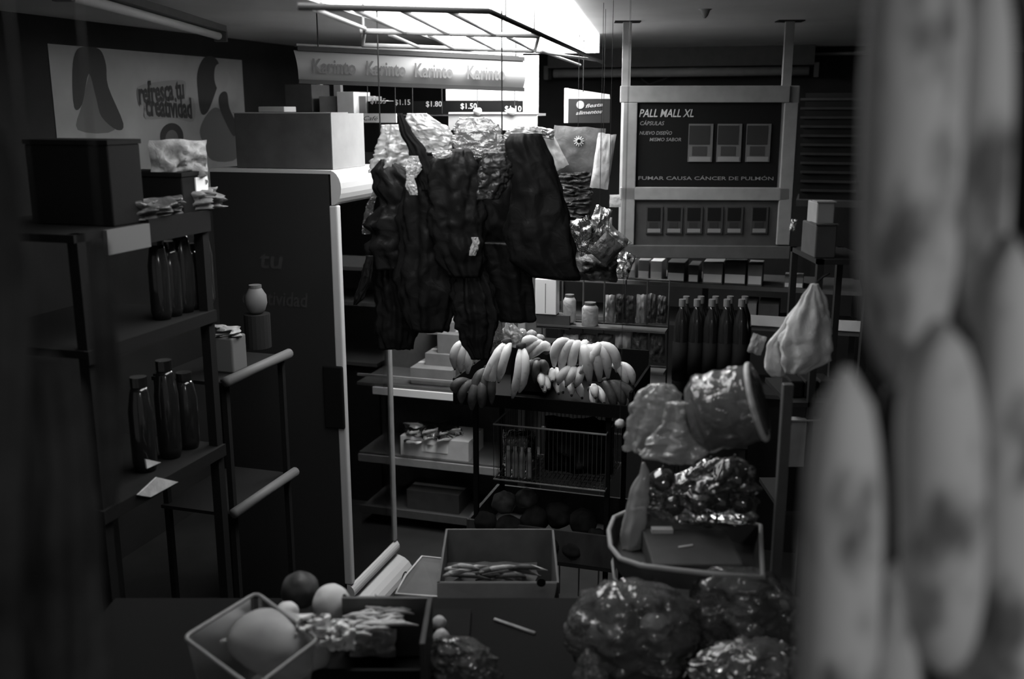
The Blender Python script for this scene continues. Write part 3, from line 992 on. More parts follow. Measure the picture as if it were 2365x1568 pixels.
# ================================================================ RIGHT BACK COUNTER AND SHELF
CV = 5.0
def K(x, y, dv=0.0):
    return Q(x, y, RM(0, CV + dv, 0), V)
def kbox(x0, y0, x1, y1, dv, depth, g=None):
    g = g or G()
    p0 = K(x0, y1, dv)
    return g.box(p0, U * (K(x1, y1, dv) - p0).dot(U), V * depth, Z * ((K(x0, y0, dv) - p0).z))
def back_counter():
    t = Thing('display_counter', 'long open display counter with two shelves of goods below the cigarette cabinet', 'counter')
    uL = K(1250, 700).dot(U); uR = K(1990, 700).dot(U)
    zs = []
    for y in (655, 745, 898):
        z = K(1600, y).z
        zs.append(z)
        t.part('shelf', G().box(RM(uL, CV + .0, z - .02), U * (uR - uL), V * .4, Z * .02), 'dim_metal')
    for u in (uL, (uL + uR) / 2, uR - .03):
        t.part('upright', G().box(RM(u, CV + .37, 0), U * .03, V * .03, Z * (zs[0])), 'dim_metal')
    t.part('shelf_edge', kbox(1715, 727, 1990, 750, -.012, .012), 'light_card', label='pale shelf edge')
    t.part('counter_front', G().box(RM(uL, CV + .02, 0), U * (uR - uL), V * .02, Z * (zs[2] - .02)), 'black_metal')
    t.done()
    return zs
KZ = back_counter()
def kcarton(x0, x1, ytop, shelf, dv, depth, m, label, group=None, name='carton'):
    z = KZ[shelf]
    ub = K(x0, 700, dv); a = Q(x0, ytop, RM(0, CV + dv, 0), V)
    w = Q(x1, ytop, RM(0, CV + dv, 0), V).dot(U) - a.dot(U)
    t = Thing(name, label, 'box', group)
    h = a.z - z
    t.part('body', G().box(RM(a.dot(U), CV + dv, z), U * w, V * depth, Z * h), m, bevel=.003)
    t.part('label_strip', G().box(RM(a.dot(U) + .004, CV + dv - .0015, z + h * .08), U * (w - .008), V * .002, Z * h * .38), 'white_board' if m != 'snack_light' else 'cardboard')
    t.done()
GC = 'cartons on the top shelf of the display counter'
for i, (x0, x1, yt, m, s_) in enumerate([
        (1440, 1468, 596, 'snack_light', 'tall white carton under the left corner of the cigarette cabinet'),
        (1474, 1500, 600, 'cardboard', 'grey upright carton beside the tall white carton'),
        (1503, 1530, 602, 'light_card', 'pale carton third from the left on the counter top shelf'),
        (1542, 1582, 605, 'dark_card', 'dark carton with a white lower strip on the counter top shelf'),
        (1590, 1614, 612, 'dark_card', 'narrow dark carton in the middle of the counter top shelf'),
        (1624, 1670, 606, 'cardboard', 'grey carton left of the long dark one on the counter shelf'),
        (1674, 1724, 604, 'dark_card', 'long dark carton with white strip on the counter top shelf'),
        (1728, 1762, 610, 'cardboard', 'dim grey carton on the right part of the counter top shelf'),
        (1812, 1856, 640, 'cardboard', 'low grey carton at the right end of the counter top shelf')]):
    kcarton(x0, x1, yt, 0, .02, .16, m, s_, GC)
for i, (x0, x1, yt, m, s_) in enumerate([
        (1722, 1748, 700, 'cardboard', 'grey box on the pale shelf edge, just right of the bottles'),
        (1752, 1800, 702, 'dark_card', 'dark box on the second counter shelf between grey box and white bag')]):
    kcarton(x0, x1, yt, 1, .02, .2, m, s_, 'boxes on the second counter shelf')

# snack packets hanging on the wire panel in front of the counter, between bananas and cabinet
def wire_panel():
    t = Thing('packet_rack', 'upright dark wire panel holding snack packets behind the bananas', 'rack')
    a = P(1250, 700, 4.35); v = a.dot(V)
    F = lambda x, y: Q(x, y, RM(0, v, 0), V)
    u0, u1 = F(1252, 700).dot(U), F(1545, 700).dot(U)
    z0, z1 = .02, F(1400, 640).z
    for k in range(7):
        u = u0 + (u1 - u0) * k / 6
        t.part('upright_wire', G().tube([RM(u, v, z0), RM(u, v, z1)], .004, 5), 'dim_metal')
    for k, y in enumerate((640, 745, 838, 1000)):
        z = F(1400, y).z
        t.part('cross_wire', G().tube([RM(u0, v, z), RM(u1, v, z)], .005, 5), 'dim_metal')
    for y in (748, 840):
        z = F(1400, y).z
        t.part('ledge', G().box(RM(u0, v - .09, z - .008), U * (u1 - u0), V * .085, Z * .008), 'dim_metal')
    t.done()
    return v, F
WV, WF = wire_panel()
def wpacket(x0, y0, x1, y1, m, label, seed, o=.05, group='snack packets on the wire panel', th=.035):
    F = lambda x, y: Q(x, y, RM(0, WV - o, 0), V)
    c = F((x0 + x1) / 2, (y0 + y1) / 2)
    w = (F(x1, y0) - F(x0, y0)).length; h = abs(F(x0, y0).z - F(x0, y1).z)
    single('snack_packet', G().crumple(c, U, Z, V, w, h, th, .35, seed), m, label, 'packet', group, smooth=True)
# rows
g = G().box(WF(1248, 716) - V * .09, U * .095, V * .06, Z * (WF(1248, 636).z - WF(1248, 716).z))
t = Thing('white_carton', 'bright white carton standing right under the black bags', 'box')
t.part('body', g, 'white_board', bevel=.003)
t.part('seam', G().box(WF(1271, 714) - V * .092, U * .003, V * .002, Z * .13), 'dim_ink')
t.done()
single('shelf_block', G().box(WF(1250, 748) - V * .085, U * .15, V * .07, Z * (WF(1250, 717).z - WF(1250, 748).z)), 'dark_card', 'dark box under the bright white carton', 'box')
def tub(x0, y0, x1, y1, label):
    c0 = WF((x0 + x1) / 2, y1) - V * .045
    r = (WF(x1, y1) - WF(x0, y1)).length / 2; h = WF(x0, y0).z - WF(x0, y1).z
    t = Thing('canister', label, 'canister', 'pale canisters on the wire panel ledge')
    t.part('body', G().lathe(c0, [(r * .95, 0), (r, h * .05), (r, h * .85), (r * .7, h)], 18), 'snack_grey', smooth=True)
    t.part('lid', G().lathe(c0 + Z * h, [(r * .7, 0), (r * .7, .012)], 16), 'dim_metal')
    t.done()
tub(1306, 682, 1335, 738, 'pale canister on the ledge right of the white carton')
tub(1349, 700, 1386, 747, 'wider pale canister on the ledge, second right of the white carton')
rnd = random.Random(4)
k = 0
names = ['left end', 'second', 'third', 'fourth', 'fifth', 'right end']
for r_, (yb, hh) in enumerate(((746, 62), (838, 70))):
    for j in range(6):
        x0 = 1398 + j * 24 if r_ == 0 else 1300 + j * 40
        x1 = x0 + (22 if r_ == 0 else 36)
        k += 1
        wpacket(x0, yb - hh + rnd.uniform(-6, 6), x1, yb, ['snack_dark', 'snack_grey', 'snack_dark'][k % 3],
                '%s snack packet on the %s ledge of the wire panel, %s' % (['dark', 'grey', 'dark'][k % 3], ['upper', 'lower'][r_], names[j]), k)

# dark bottles beside the panel: pack of bottles, five across
def bottle_pack():
    n = 0
    v0 = P(1640, 890, 4.55).dot(V)
    z = KZ[2]
    F = lambda x, y: Q(x, y, RM(0, v0, 0), V)
    for row in range(2):
        for j, x in enumerate((1566, 1600, 1634, 1668, 1702)):
            c = F(x + row * 4, 890); c = RM(c.dot(U), v0 + row * .085 + .04, 0)
            h = F(x, 694).z - .70
            c.z = .70
            t = Thing('soda_bottle', 'dark full soda bottle in the %s row under the cigarette cabinet, %s from the left' % (['front', 'rear'][row], ['first', 'second', 'third', 'fourth', 'fifth'][j]), 'bottle', 'dark soda bottles under the cigarette cabinet')
            t.part('body', G().lathe(c, [(.034, 0), (.038, .02), (.038, h * .25), (.034, h * .3), (.038, h * .36), (.038, h * .78), (.03, h * .87), (.014, h * .93), (.013, h * .95)], 16), 'bottle_dark', smooth=True)
            t.part('cap', G().lathe(c + Z * h * .95, [(.016, 0), (.016, h * .05)], 12), 'soda_cap')
            t.part('label_band', G().lathe(c + Z * h * .42, [(.0386, 0), (.0386, h * .28)], 16), 'black_matte', smooth=True)
            t.done()
    t = Thing('bottle_stand', 'low black stand carrying the soda bottles', 'stand')
    a = RM(F(1545, 890).dot(U), v0 - .01, .68); b = F(1735, 890).dot(U)
    t.part('platform', G().box(a, U * (b - a.dot(U)), V * .2, Z * .02), 'black_metal')
    for uu in (a.dot(U) + .01, b - .04):
        for vv in (v0, v0 + .16):
            t.part('leg', G().box(RM(uu, vv, 0), U * .03, V * .03, Z * .68), 'black_metal')
    t.done()
bottle_pack()

# ================================================================ SIGN BOX AND SNACKS RIGHT OF CENTRE
def sign_box():
    t = Thing('hanging_sign', 'boxy folded sign with bright white rim and script, left of the cigarette cabinet', 'sign')
    p0 = P(1310, 282, 4.6)
    ax = Vector((cos(radians(12)), sin(radians(12)), 0)); n = Vector((-ax.y, ax.x, 0))
    F = lambda x, y, o=0.0: Q(x, y, p0 - n * o, n)
    q = F(1312, 284)
    w = (F(1408, 284) - q).dot(ax); h = F(1312, 228).z - q.z
    t.part('front_face', G().box(q, ax * w, n * .01, Z * h), 'poster_dark')
    # open wedge top, slopes up to the left
    tl = F(1306, 204); 
    g = G()
    a0 = q + Z * h; a1 = a0 + ax * w
    b0 = F(1307, 203) + n * .0; b1 = F(1408, 218)
    g.add([a0, a1, b1, b0, a0 + n * .01, a1 + n * .01, b1 + n * .01, b0 + n * .01], [(0, 1, 2, 3), (7, 6, 5, 4), (0, 4, 5, 1), (3, 2, 6, 7), (0, 3, 7, 4), (1, 5, 6, 2)])
    t.part('top_flap', g, 'white_board')
    t.part('side_rim', G().box(q - ax * .014, ax * .014, n * .02, Z * (b0.z - q.z)), 'white_board')
    c = F(1340, 242, .002)
    g = G().lathe(c, [(.0, 0), (.018, 0), (.018, .002)], 20, axis=-n)
    t.part('round_logo', g, 'pale_ink')
    for s_, x0, x1, ya, yb in (('fiesta', 1352, 1392, 249, 245), ('alimentos', 1330, 1391, 265, 261)):
        a = F(x0, ya, .002); b = F(x1, yb, .002)
        t.part('lettering', text_g(s_, a, (b - a).normalized(), Z, .016, (b - a).length, shear=.3, bold=.02), 'pale_ink')
    m0 = q + ax * (w * .35) + Z * (h + .03)
    t.part('hanger_wire', G().tube([m0, Vector((m0.x, m0.y, CEIL + .01))], .002, 5), 'black_metal')
    t.done()
sign_box()

def packet(name, corners, d, th, m, label, seed=0, amp=.3, group=None, cat='packet', d2=None, logo=None):
    """packet from its centre, width and height with an in-plane tilt: corners = (cx, cy, w, h, tilt degrees)"""
    cx, cy, w, h, tilt = corners
    c = P(cx, cy, d)
    s = (P(cx + 1, cy, d) - c).length
    a = XA * cos(radians(tilt)) + Z * (-sin(radians(tilt))); b = Z * cos(radians(tilt)) + XA * sin(radians(tilt))
    g = G().crumple(c, a, b, YA, w * s, h * s, th, amp, seed)
    if logo:
        t = Thing(name, label, cat, group)
        t.part('wrapper', g, m, smooth=True)
        lx, ly, lr = logo
        cc = P(lx, ly, d - th * .75)
        pet = G()
        for k in range(12):
            an = 2 * pi * k / 12
            pet.tube([cc + (XA * cos(an) + Z * sin(an)) * lr * .5 * s, cc + (XA * cos(an) + Z * sin(an)) * lr * 1.5 * s], [lr * .25 * s, lr * .12 * s], 6)
        t.part('flower_petals', pet, 'light_card')
        t.part('flower_heart', G().lathe(cc, [(0.0001, 0), (lr * .6 * s, 0), (lr * .6 * s, .003)], 16, axis=-YA), 'ink')
        t.done()
        return
    single(name, g, m, label, cat, group, smooth=True)
def strip_hanger(x, y0, y1, d, label):
    single('hanging_strip', G().tube([P(x, y1, d), Vector((P(x, y1, d).x, d, CEIL + .01))], .001, 5), 'black_metal', label, 'strip')
GS = 'packets hanging left of the cigarette cabinet'
packet('seed_packet', (1335, 350, 118, 112, 4), 4.3, .03, 'seed_pack', 'wide grey packet with a sunflower hanging below the sign', 1, .25, GS, logo=(1337, 326, 8))
packet('snack_packet', (1278, 348, 34, 90, -28), 4.2, .03, 'snack_light', 'narrow white packet tilted against the black bags', 2, .2, GS)
packet('snack_packet', (1393, 372, 42, 125, 8), 4.25, .03, 'snack_light', 'tall pale packet with dark marks beside the cigarette cabinet', 3, .2, GS)
packet('snack_packet', (1256, 307, 50, 24, 10), 4.15, .03, 'silver_foil', 'small crumpled silver packet above the narrow white one', 12, .6, GS)
for i, y in enumerate((410, 440, 468, 496)):
    packet('folded_packet', (1331 - i * 2, y, 78, 30, (-4, 3, -6, 2)[i]), 4.3 - .01 * i, .05, 'snack_dark', 'dark folded packet hanging below the sunflower packet, %s in the column' % ['topmost', 'second', 'third', 'lowest'][i], 20 + i, .6, 'column of dark folded packets')
packet('foil_packet', (1385, 510, 40, 66, 18), 4.0, .04, 'silver_foil', 'crumpled silver packet next to the left edge of the cigarette cabinet', 31, .7, 'foil packets by the cabinet')
packet('foil_packet', (1350, 545, 52, 84, -20), 3.95, .04, 'dim_bag', 'clear crumpled packet hanging beside the right black bag', 32, .6, 'foil packets by the cabinet')
packet('foil_packet', (1418, 546, 34, 80, -48), 4.0, .03, 'silver_foil', 'silver edged packet crossing the cabinet lower left corner', 33, .6, 'foil packets by the cabinet')
packet('diamond_packet', (1400, 575, 56, 62, 42), 3.9, .03, 'snack_dark', 'dark packet hanging like a diamond at the cabinet corner', 34, .2, 'foil packets by the cabinet')
packet('white_tag', (1407, 517, 13, 30, 0), 4.05, .006, 'white_board', 'small white tag between silver packets and cabinet', 35, .05, cat='tag')
packet('white_tag', (1422, 464, 28, 28, 0), 4.79, .006, 'snack_light', 'small white folded tag above the silver packets', 36, .3, cat='tag')
packet('clear_box', (1375, 618, 100, 62, 4), 4.1, .08, 'snack_dark', 'clear plastic bag of small goods under the diamond packet', 37, .5, cat='bag')
packet('clear_box', (1440, 612, 40, 60, 20), 4.2, .05, 'clear_bag', 'bright crumpled clear bag under the cabinet left corner', 38, .6, cat='bag')
for i, (x, y0, d) in enumerate(((1335, 300, 4.3), (1393, 315, 4.27), (1385, 480, 4.02), (1405, 545, 3.93))):
    strip_hanger(x, 0, y0, d, ['thin black strip holding the sunflower packet', 'thin black strip holding the tall pale packet', 'thin black strip above the silver packet', 'thin black strip above the diamond packet'][i])

# ================================================================ HANGING BLACK BAGS
def hook_rail():
    t = Thing('hook_rail', 'dark rail hung from the ceiling carrying the plastic bags', 'rail')
    z = P(1000, 355, 3.25).z
    a = P(868, 355, 3.25); b = P(1262, 355, 3.25); a.z = b.z = z
    t.part('rod', G().tube([a, b], .007, 8), 'black_metal', smooth=True)
    for f in (.03, .74):
        p = a.lerp(b, f)
        t.part('hanger_wire', G().tube([p, Vector((p.x, p.y, CEIL + .01))], .0025, 5), 'black_metal')
    t.done()
hook_rail()
GBK = 'black plastic bags hanging in the middle'
def black_bag(rows, d, label, seed, m='black_plastic', thick=.3, folds=6, fold=.07, crump=.18, group=GBK, name='black_plastic_bag', **kw):
    single(name, G().drape(rows, d, thick, folds, fold, crump, seed, n=44, seg=72, ridge=.07, **kw), m, label, 'bag', group, smooth=True)
black_bag([(368, 880, 900), (395, 862, 945), (430, 868, 975), (470, 885, 990), (520, 842, 995), (540, 868, 992), (570, 842, 985), (620, 862, 970)], 3.2,
          'short black bag at the left end of the hanging bunch, beside the cooler header', 1, crump=.2)
black_bag([(560, 868, 930), (640, 862, 950), (720, 872, 962), (770, 866, 966), (806, 880, 950)], 3.25,
          'long black bag hanging lowest on the left, above the shelving', 2, folds=9)
black_bag([(590, 846, 862), (640, 834, 858), (690, 818, 840), (704, 816, 824)], 3.18, 'thin pointed black strip hanging at the far left of the bunch', 3, thick=.5)
black_bag([(400, 940, 1000), (480, 925, 1050), (560, 930, 1060), (650, 920, 1062), (720, 930, 1050), (765, 945, 1035)], 3.15,
          'wide black bag second from the left in the hanging bunch', 4, folds=8)
black_bag([(345, 1030, 1085), (375, 990, 1100), (420, 985, 1112), (520, 990, 1120), (600, 1010, 1120), (640, 1040, 1110)], 3.1,
          'rounded black bag in the centre of the hanging bunch', 5)
black_bag([(600, 1050, 1110), (680, 1045, 1140), (740, 1052, 1150), (790, 1066, 1136), (830, 1090, 1128)], 3.12,
          'narrow black bag dangling over the left bananas', 6, folds=9, fold=.1)
black_bag([(348, 1120, 1150), (375, 1085, 1180), (430, 1080, 1215), (520, 1080, 1230), (600, 1095, 1225), (660, 1100, 1215)], 3.28,
          'dull black bag behind the centre with a faint sheen', 7, m='black_plastic')
black_bag([(560, 1105, 1215), (620, 1118, 1228), (690, 1140, 1232), (738, 1150, 1236), (744, 1160, 1230)], 3.2,
          'square bottomed black bag above the bananas beside the white carton', 8, crump=.06, folds=5)
black_bag([(308, 1178, 1248), (330, 1165, 1258), (380, 1178, 1280), (450, 1180, 1302), (540, 1165, 1322), (600, 1180, 1332), (640, 1225, 1342), (648, 1290, 1340)], 3.12,
          'largest black bag at the right end of the hanging bunch', 9, folds=5, fold=.04, crump=.1)
black_bag([(262, 918, 930), (300, 922, 950), (350, 945, 985), (400, 960, 1000), (440, 975, 1000)], 3.1,
          'narrow dark handle loop rising above the left of the bunch', 10, thick=.6, m='black_matte')
GCL = 'clear plastic bags over the black bunch'
def clear_bag(rows, d, label, seed, m='clear_bag', group=GCL, name='clear_plastic_bag', **kw):
    single(name, G().drape(rows, d, kw.pop('thick', .35), kw.pop('folds', 5), .08, kw.pop('crump', .2), seed, n=48, seg=80, ridge=kw.pop('ridge', .17), **kw), m, label, 'bag', group, smooth=True)
clear_bag([(288, 888, 935), (315, 880, 955), (350, 872, 965), (385, 858, 960), (398, 860, 950)], 3.22, 'crumpled clear bag at the left top of the bunch', 11, m='milky_bag')
clear_bag([(262, 945, 985), (275, 940, 1000), (300, 955, 1035), (330, 975, 1045), (352, 990, 1040)], 3.2, 'bright white topped clear bag left of the centre top', 12, m='milky_bag')
clear_bag([(272, 1060, 1120), (290, 1050, 1150), (330, 1045, 1165), (362, 1075, 1160)], 3.25, 'crumpled silvery clear bag at the centre top of the bunch', 13, m='clear_bag')
clear_bag([(292, 1190, 1240), (302, 1170, 1250), (320, 1165, 1245)], 3.18, 'white knot of clear plastic on top of the largest black bag', 14, m='milky_bag')
clear_bag([(352, 1120, 1165), (385, 1110, 1180), (420, 1105, 1175), (460, 1100, 1150)], 3.03, 'dull smoky bag hanging in front of the centre black bag', 15, m='smoky_bag', ridge=.1)
clear_bag([(360, 945, 965), (390, 938, 972), (410, 940, 962)], 3.08, 'small white twisted bag corner high in the left bunch', 16, m='milky_bag', thick=.5)
clear_bag([(405, 940, 955), (430, 938, 962), (450, 948, 965)], 3.05, 'lower white twisted corner in the left bunch', 17, m='milky_bag', thick=.5)
clear_bag([(440, 862, 872), (480, 845, 862), (520, 838, 858), (540, 836, 854)], 3.22, 'clear strip edge hanging left of the black bags', 18, m='dim_bag')
clear_bag([(548, 1090, 1104), (560, 1092, 1108), (575, 1086, 1104), (590, 1084, 1098)], 3.07, 'tiny white twisted tie low in the centre of the bunch', 19, m='milky_bag', thick=.6)
clear_bag([(348, 1005, 1040), (358, 1000, 1045), (366, 1004, 1030)], 3.05, 'flat white plastic fold above the rounded black bag', 20, m='milky_bag')

# ================================================================ BANANA STAND
def banana_stand():
    t = Thing('tiered_stand', 'black tiered stand with a banana tray on top and wire basket below', 'stand')
    c = P(1255, 935, 3.62)
    v0 = c.dot(V) - .02
    F = lambda x, y: Q(x, y, RM(0, v0, 0), V)
    u0, u1 = F(1052, 935).dot(U), F(1452, 948).dot(U)
    z = F(1250, 942).z
    D = .42
    t.part('tray_base', G().box(RM(u0, v0, z - .01), U * (u1 - u0), V * D, Z * .012), 'black_matte')
    t.part('tray_lip', G().box(RM(u0, v0 - .008, z - .012), U * (u1 - u0), V * .01, Z * .05), 'black_matte')
    t.part('tray_lip', G().box(RM(u0, v0 + D, z - .012), U * (u1 - u0), V * .01, Z * .16), 'black_matte')
    t.part('tray_lip', G().box(RM(u0 - .01, v0, z - .012), U * .01, V * D, Z * .1), 'black_matte')
    t.part('tray_lip', G().box(RM(u1, v0, z - .012), U * .01, V * D, Z * .1), 'black_matte')
    for uu in (u0 + .06, u1 - .09):
        for vv in (v0 + .03, v0 + D - .05):
            t.part('leg', G().box(RM(uu, vv, 0), U * .018, V * .018, Z * (z - .01)), 'shelf_black')
    # wire basket
    zb1 = F(1250, 990).z; zb0 = F(1250, 1118).z
    ub0, ub1 = F(1140, 1000).dot(U), F(1400, 1000).dot(U)
    vb0, vb1 = v0 + .0, v0 + .32
    rim = [RM(ub0, vb0, zb1), RM(ub1, vb0, zb1), RM(ub1, vb1, zb1), RM(ub0, vb1, zb1)]
    bw = t.part('basket_rim', G().tube(rim, .004, 6, closed=True), 'grey_metal')
    g = G(); n = 26
    for k in range(n + 1):
        u = ub0 + (ub1 - ub0) * k / n
        g.tube([RM(u, vb0, zb1), RM(u, vb0, zb0), RM(u, vb1, zb0), RM(u, vb1, zb1)], .0018, 4)
    for k in range(1, 10):
        v = vb0 + (vb1 - vb0) * k / 10
        g.tube([RM(ub0, v, zb1), RM(ub0, v, zb0), RM(ub1, v, zb0), RM(ub1, v, zb1)], .0018, 4)
    t.part('basket_wires', g, 'rail_dark')
    t.part('basket_base_rim', G().tube([RM(ub0, vb0, zb0), RM(ub1, vb0, zb0), RM(ub1, vb1, zb0), RM(ub0, vb1, zb0)], .004, 6, closed=True), 'grey_metal')
    t.part('basket_hook', G().tube([RM(ub0, vb1, zb1), RM(ub0 - .02, vb1, zb1), RM(ub0 - .02, vb1, zb1 + .04)], .004, 5), 'grey_metal')
    # lower platform
    zl = .52
    t.part('lower_shelf', G().box(RM(u0 + .04, v0, zl), U * (u1 - u0 - .08), V * D, Z * .015), 'black_metal')
    t.done()
    return v0, z, (ub0, ub1, vb0, vb1, zb0, zb1), u0, u1, zl, D
BV, BZ, BK, BU0, BU1, BZL, BD = banana_stand()

def banana(p0, p1, r, sag, n=9, seg=9):
    """curved tapered fruit from stalk p0 to tip p1"""
    g = G(); pts = []; rs = []
    d = p1 - p0
    for i in range(n + 1):
        t = i / n
        pts.append(p0 + d * t + sag * (4 * t * (1 - t)))
        rs.append(r * (0.32 if i == 0 else min(1, .45 + t * 2.2)) * (1 if t < .8 else max(.3, 1 - (t - .8) * 3.2)))
    g.tube(pts, rs, seg)
    return g, pts[-1], pts[0], (pts[-1] - pts[-2]).normalized()

def hand(label, crown, tips, d, r=.017, sagv=(0, -.03, .02), dt=-.04, m='banana_skin'):
    t = Thing('banana_hand', label, 'bananas', 'hands of bananas on the tray')
    cp = P(crown[0], crown[1], d)
    t.part('crown', G().ball(cp, .02, .018, .016, 10, 8, .3), 'banana_tip', smooth=True)
    n = len(tips)
    for i, tp in enumerate(tips):
        x, y = tp[0], tp[1]
        dd = d + dt + (tp[2] if len(tp) > 2 else 0)
        p1 = P(x, y, dd)
        p0 = cp + (p1 - cp) * .02 + XA * .012 * (i - (n - 1) / 2)
        g, tip, st, dr = banana(p0, p1, r, Vector(sagv) + XA * (.008 * (i - (n - 1) / 2)))
        k = t.part('banana', g, m, smooth=True)
        t.part('banana_tip', G().tube([tip - dr * .002, tip + dr * .008], [r * .32, r * .22], 7), 'banana_tip', under=k)
    t.done()
DB = 3.62
hand('pale hand of bananas at the far left of the tray, fruit pointing down left', (1098, 788), [(1050, 850), (1064, 858), (1080, 862), (1096, 835)], DB + .05, sagv=(-.01, -.03, .03))
hand('hand of bananas left of centre with two long pale fruit hanging', (1172, 790), [(1138, 905), (1118, 895), (1152, 880)], DB, r=.017, sagv=(-.01, -.04, .02))
hand('hand of bananas with one pale fruit curving down, centre left of the tray', (1205, 800), [(1184, 918), (1200, 905)], DB - .02, r=.016, sagv=(.01, -.04, .01))
hand('short pale hand lying sideways near the tray centre', (1262, 808), [(1208, 800), (1212, 818), (1222, 828)], DB + .06, r=.02, sagv=(0, -.02, .035))
hand('hand of bananas humped right of the tray centre', (1340, 800), [(1280, 846), (1296, 862), (1318, 866), (1345, 862)], DB + .05, r=.02, sagv=(-.012, -.03, .055))
hand('bright hand of bananas draped on the right of the tray', (1362, 800), [(1362, 886), (1385, 880), (1404, 872), (1425, 858), (1340, 862)], DB, r=.019, sagv=(.012, -.04, .045))
hand('small hand at the right end of the tray, fruit pointing down right', (1415, 842), [(1448, 892), (1462, 888)], DB, r=.016, sagv=(.008, -.03, .03))
hand('dim hand at the left end of the tray under the pale one', (1100, 880), [(1052, 905), (1066, 930), (1090, 945), (1112, 940)], DB - .03, r=.018, sagv=(-.01, -.03, .02), m='banana_shaded')
hand('dim hand at the right end of the tray', (1400, 880), [(1420, 945), (1440, 940), (1460, 930)], DB - .02, r=.018, sagv=(.01, -.03, .02), m='banana_shaded')
hand('hand of bananas low between the left hands, mostly in shade', (1130, 850), [(1100, 925), (1118, 935), (1136, 930)], DB - .01, r=.017, sagv=(-.01, -.03, .02), m='banana_shaded')
hand('shaded hand of bananas under the humped hand', (1330, 850), [(1290, 885), (1308, 890), (1330, 892)], DB + .02, r=.017, sagv=(0, -.03, .02))
hand('shaded hand of bananas in the rear middle of the tray', (1240, 835), [(1215, 872), (1235, 880), (1258, 872)], DB + .1, r=.017, sagv=(0, -.03, .02), m='banana_shaded')
# lower row seen tip on
rnd = random.Random(8)
low = [('in the lower left', [(1252, 892), (1268, 898), (1258, 905)]), ('with pale round ends in the lower middle', [(1276, 880), (1292, 878), (1290, 908), (1300, 905)]),
       ('below the humped hand', [(1328, 885), (1320, 912), (1344, 918)]), ('lower right of the tray', [(1375, 918), (1372, 938), (1395, 930)])]
for i, (s_, tips) in enumerate(low):
    t = Thing('banana_hand', 'hand of bananas pointing at the viewer %s' % s_, 'bananas', 'hands of bananas on the tray')
    cx = sum(a for a, b in tips) / len(tips); cy = sum(b for a, b in tips) / len(tips)
    cp = P(cx - 12, cy - 30, DB + .12)
    t.part('crown', G().ball(cp, .02, .018, .016, 10, 8, .3), 'banana_tip', smooth=True)
    for (x, y) in tips:
        p1 = P(x, y, DB - .02)
        g, tip, st, dr = banana(cp + (p1 - cp) * .05, p1, .017, Vector((0, 0, .02)))
        k = t.part('banana', g, 'banana_skin', smooth=True)
        t.part('banana_tip', G().tube([tip - dr * .002, tip + dr * .006], [.006, .004], 7), 'banana_tip', under=k)
    t.done()
# wrapped packets on the left of the tray and small round fruit behind
g = G().drape([(745, 1168, 1185), (770, 1160, 1205), (800, 1175, 1200)], DB + .1, .6, 5, .06, .3, 4)
single('knotted_bag', g, 'milky_bag', 'small knotted clear bag standing up behind the left bananas', 'bag', smooth=True)
g = G().drape([(740, 1135, 1160), (790, 1128, 1160), (830, 1135, 1150)], DB + .05, .5, 5, .06, .2, 6)
single('dim_strip_bag', g, 'dim_bag', 'dim clear bag hanging between black bags and left bananas', 'bag', smooth=True)
for i, (x, y) in enumerate(((1205, 762), (1228, 765), (1246, 775), (1192, 778), (1216, 782))):
    g = G().ball(P(x, y + 8, DB + .22), .022, .022, .02, 14, 10, .1, i)
    single('small_fruit', g, 'snack_grey', 'small round dim fruit heaped behind the bananas, %s' % ['top left', 'top middle', 'right end', 'left end', 'lower middle'][i], 'fruit', 'small fruit behind the bananas', smooth=True)
single('fruit_crate', pbox(1180, 796, 1262, 900, DB + .17, .16), 'black_matte', 'small black crate under the round fruit behind the bananas', 'crate')
g = G().tube([P(1140, 932, DB - .07), P(1262, 936, DB - .06)], .006, 6)

# basket contents
ub0, ub1, vb0, vb1, zb0, zb1 = BK
g = G().crumple(RM(ub0 + (ub1 - ub0) * .68, vb0 + .16, zb0 + .115), U, Z, V, (ub1 - ub0) * .62, .22, .24, .35, 11)
single('black_sack', g, 'black_matte', 'bulging black sack filling the right of the wire basket', 'bag', smooth=True)
g = G().crumple(RM(ub0 + .07, vb0 + .12, zb0 + .09), U, Z, V, .14, .16, .12, .5, 12)
single('clear_sachet', g, 'dim_bag', 'dim clear bag in the left of the wire basket', 'bag', smooth=True)
for i in range(4):
    c = RM(ub0 + .05 + i * .028, vb0 + .03, zb0 + .006)
    t = Thing('small_bottle', 'slim pale bottle in the wire basket, %s of four' % ['leftmost', 'second from left', 'third from left', 'rightmost'][i], 'bottle', 'slim bottles in the wire basket')
    t.part('body', G().lathe(c, [(.011, 0), (.012, .01), (.012, .09), (.006, .11)], 12), 'snack_grey', smooth=True)
    t.part('cap', G().lathe(c + Z * .11, [(.007, 0), (.007, .014)], 10), 'white_metal')
    t.done()
g = sbox(1262, 945, 1300, 990, -.35, .02)
t = Thing('upright_card', 'pale upright card showing through between banana tray and wire basket', 'card')
a = RM(BU0 + .29, BV + .39, 0)
t.part('sheet', G().box(RM(BK[0] + .19, BV + .30, BK[5] - .0), U * .075, V * .006, Z * .085), 'light_card')
t.part('edge', G().box(RM(BK[0] + .265, BV + .298, BK[5] - .0), U * .006, V * .008, Z * .085), 'white_board')
t.done()
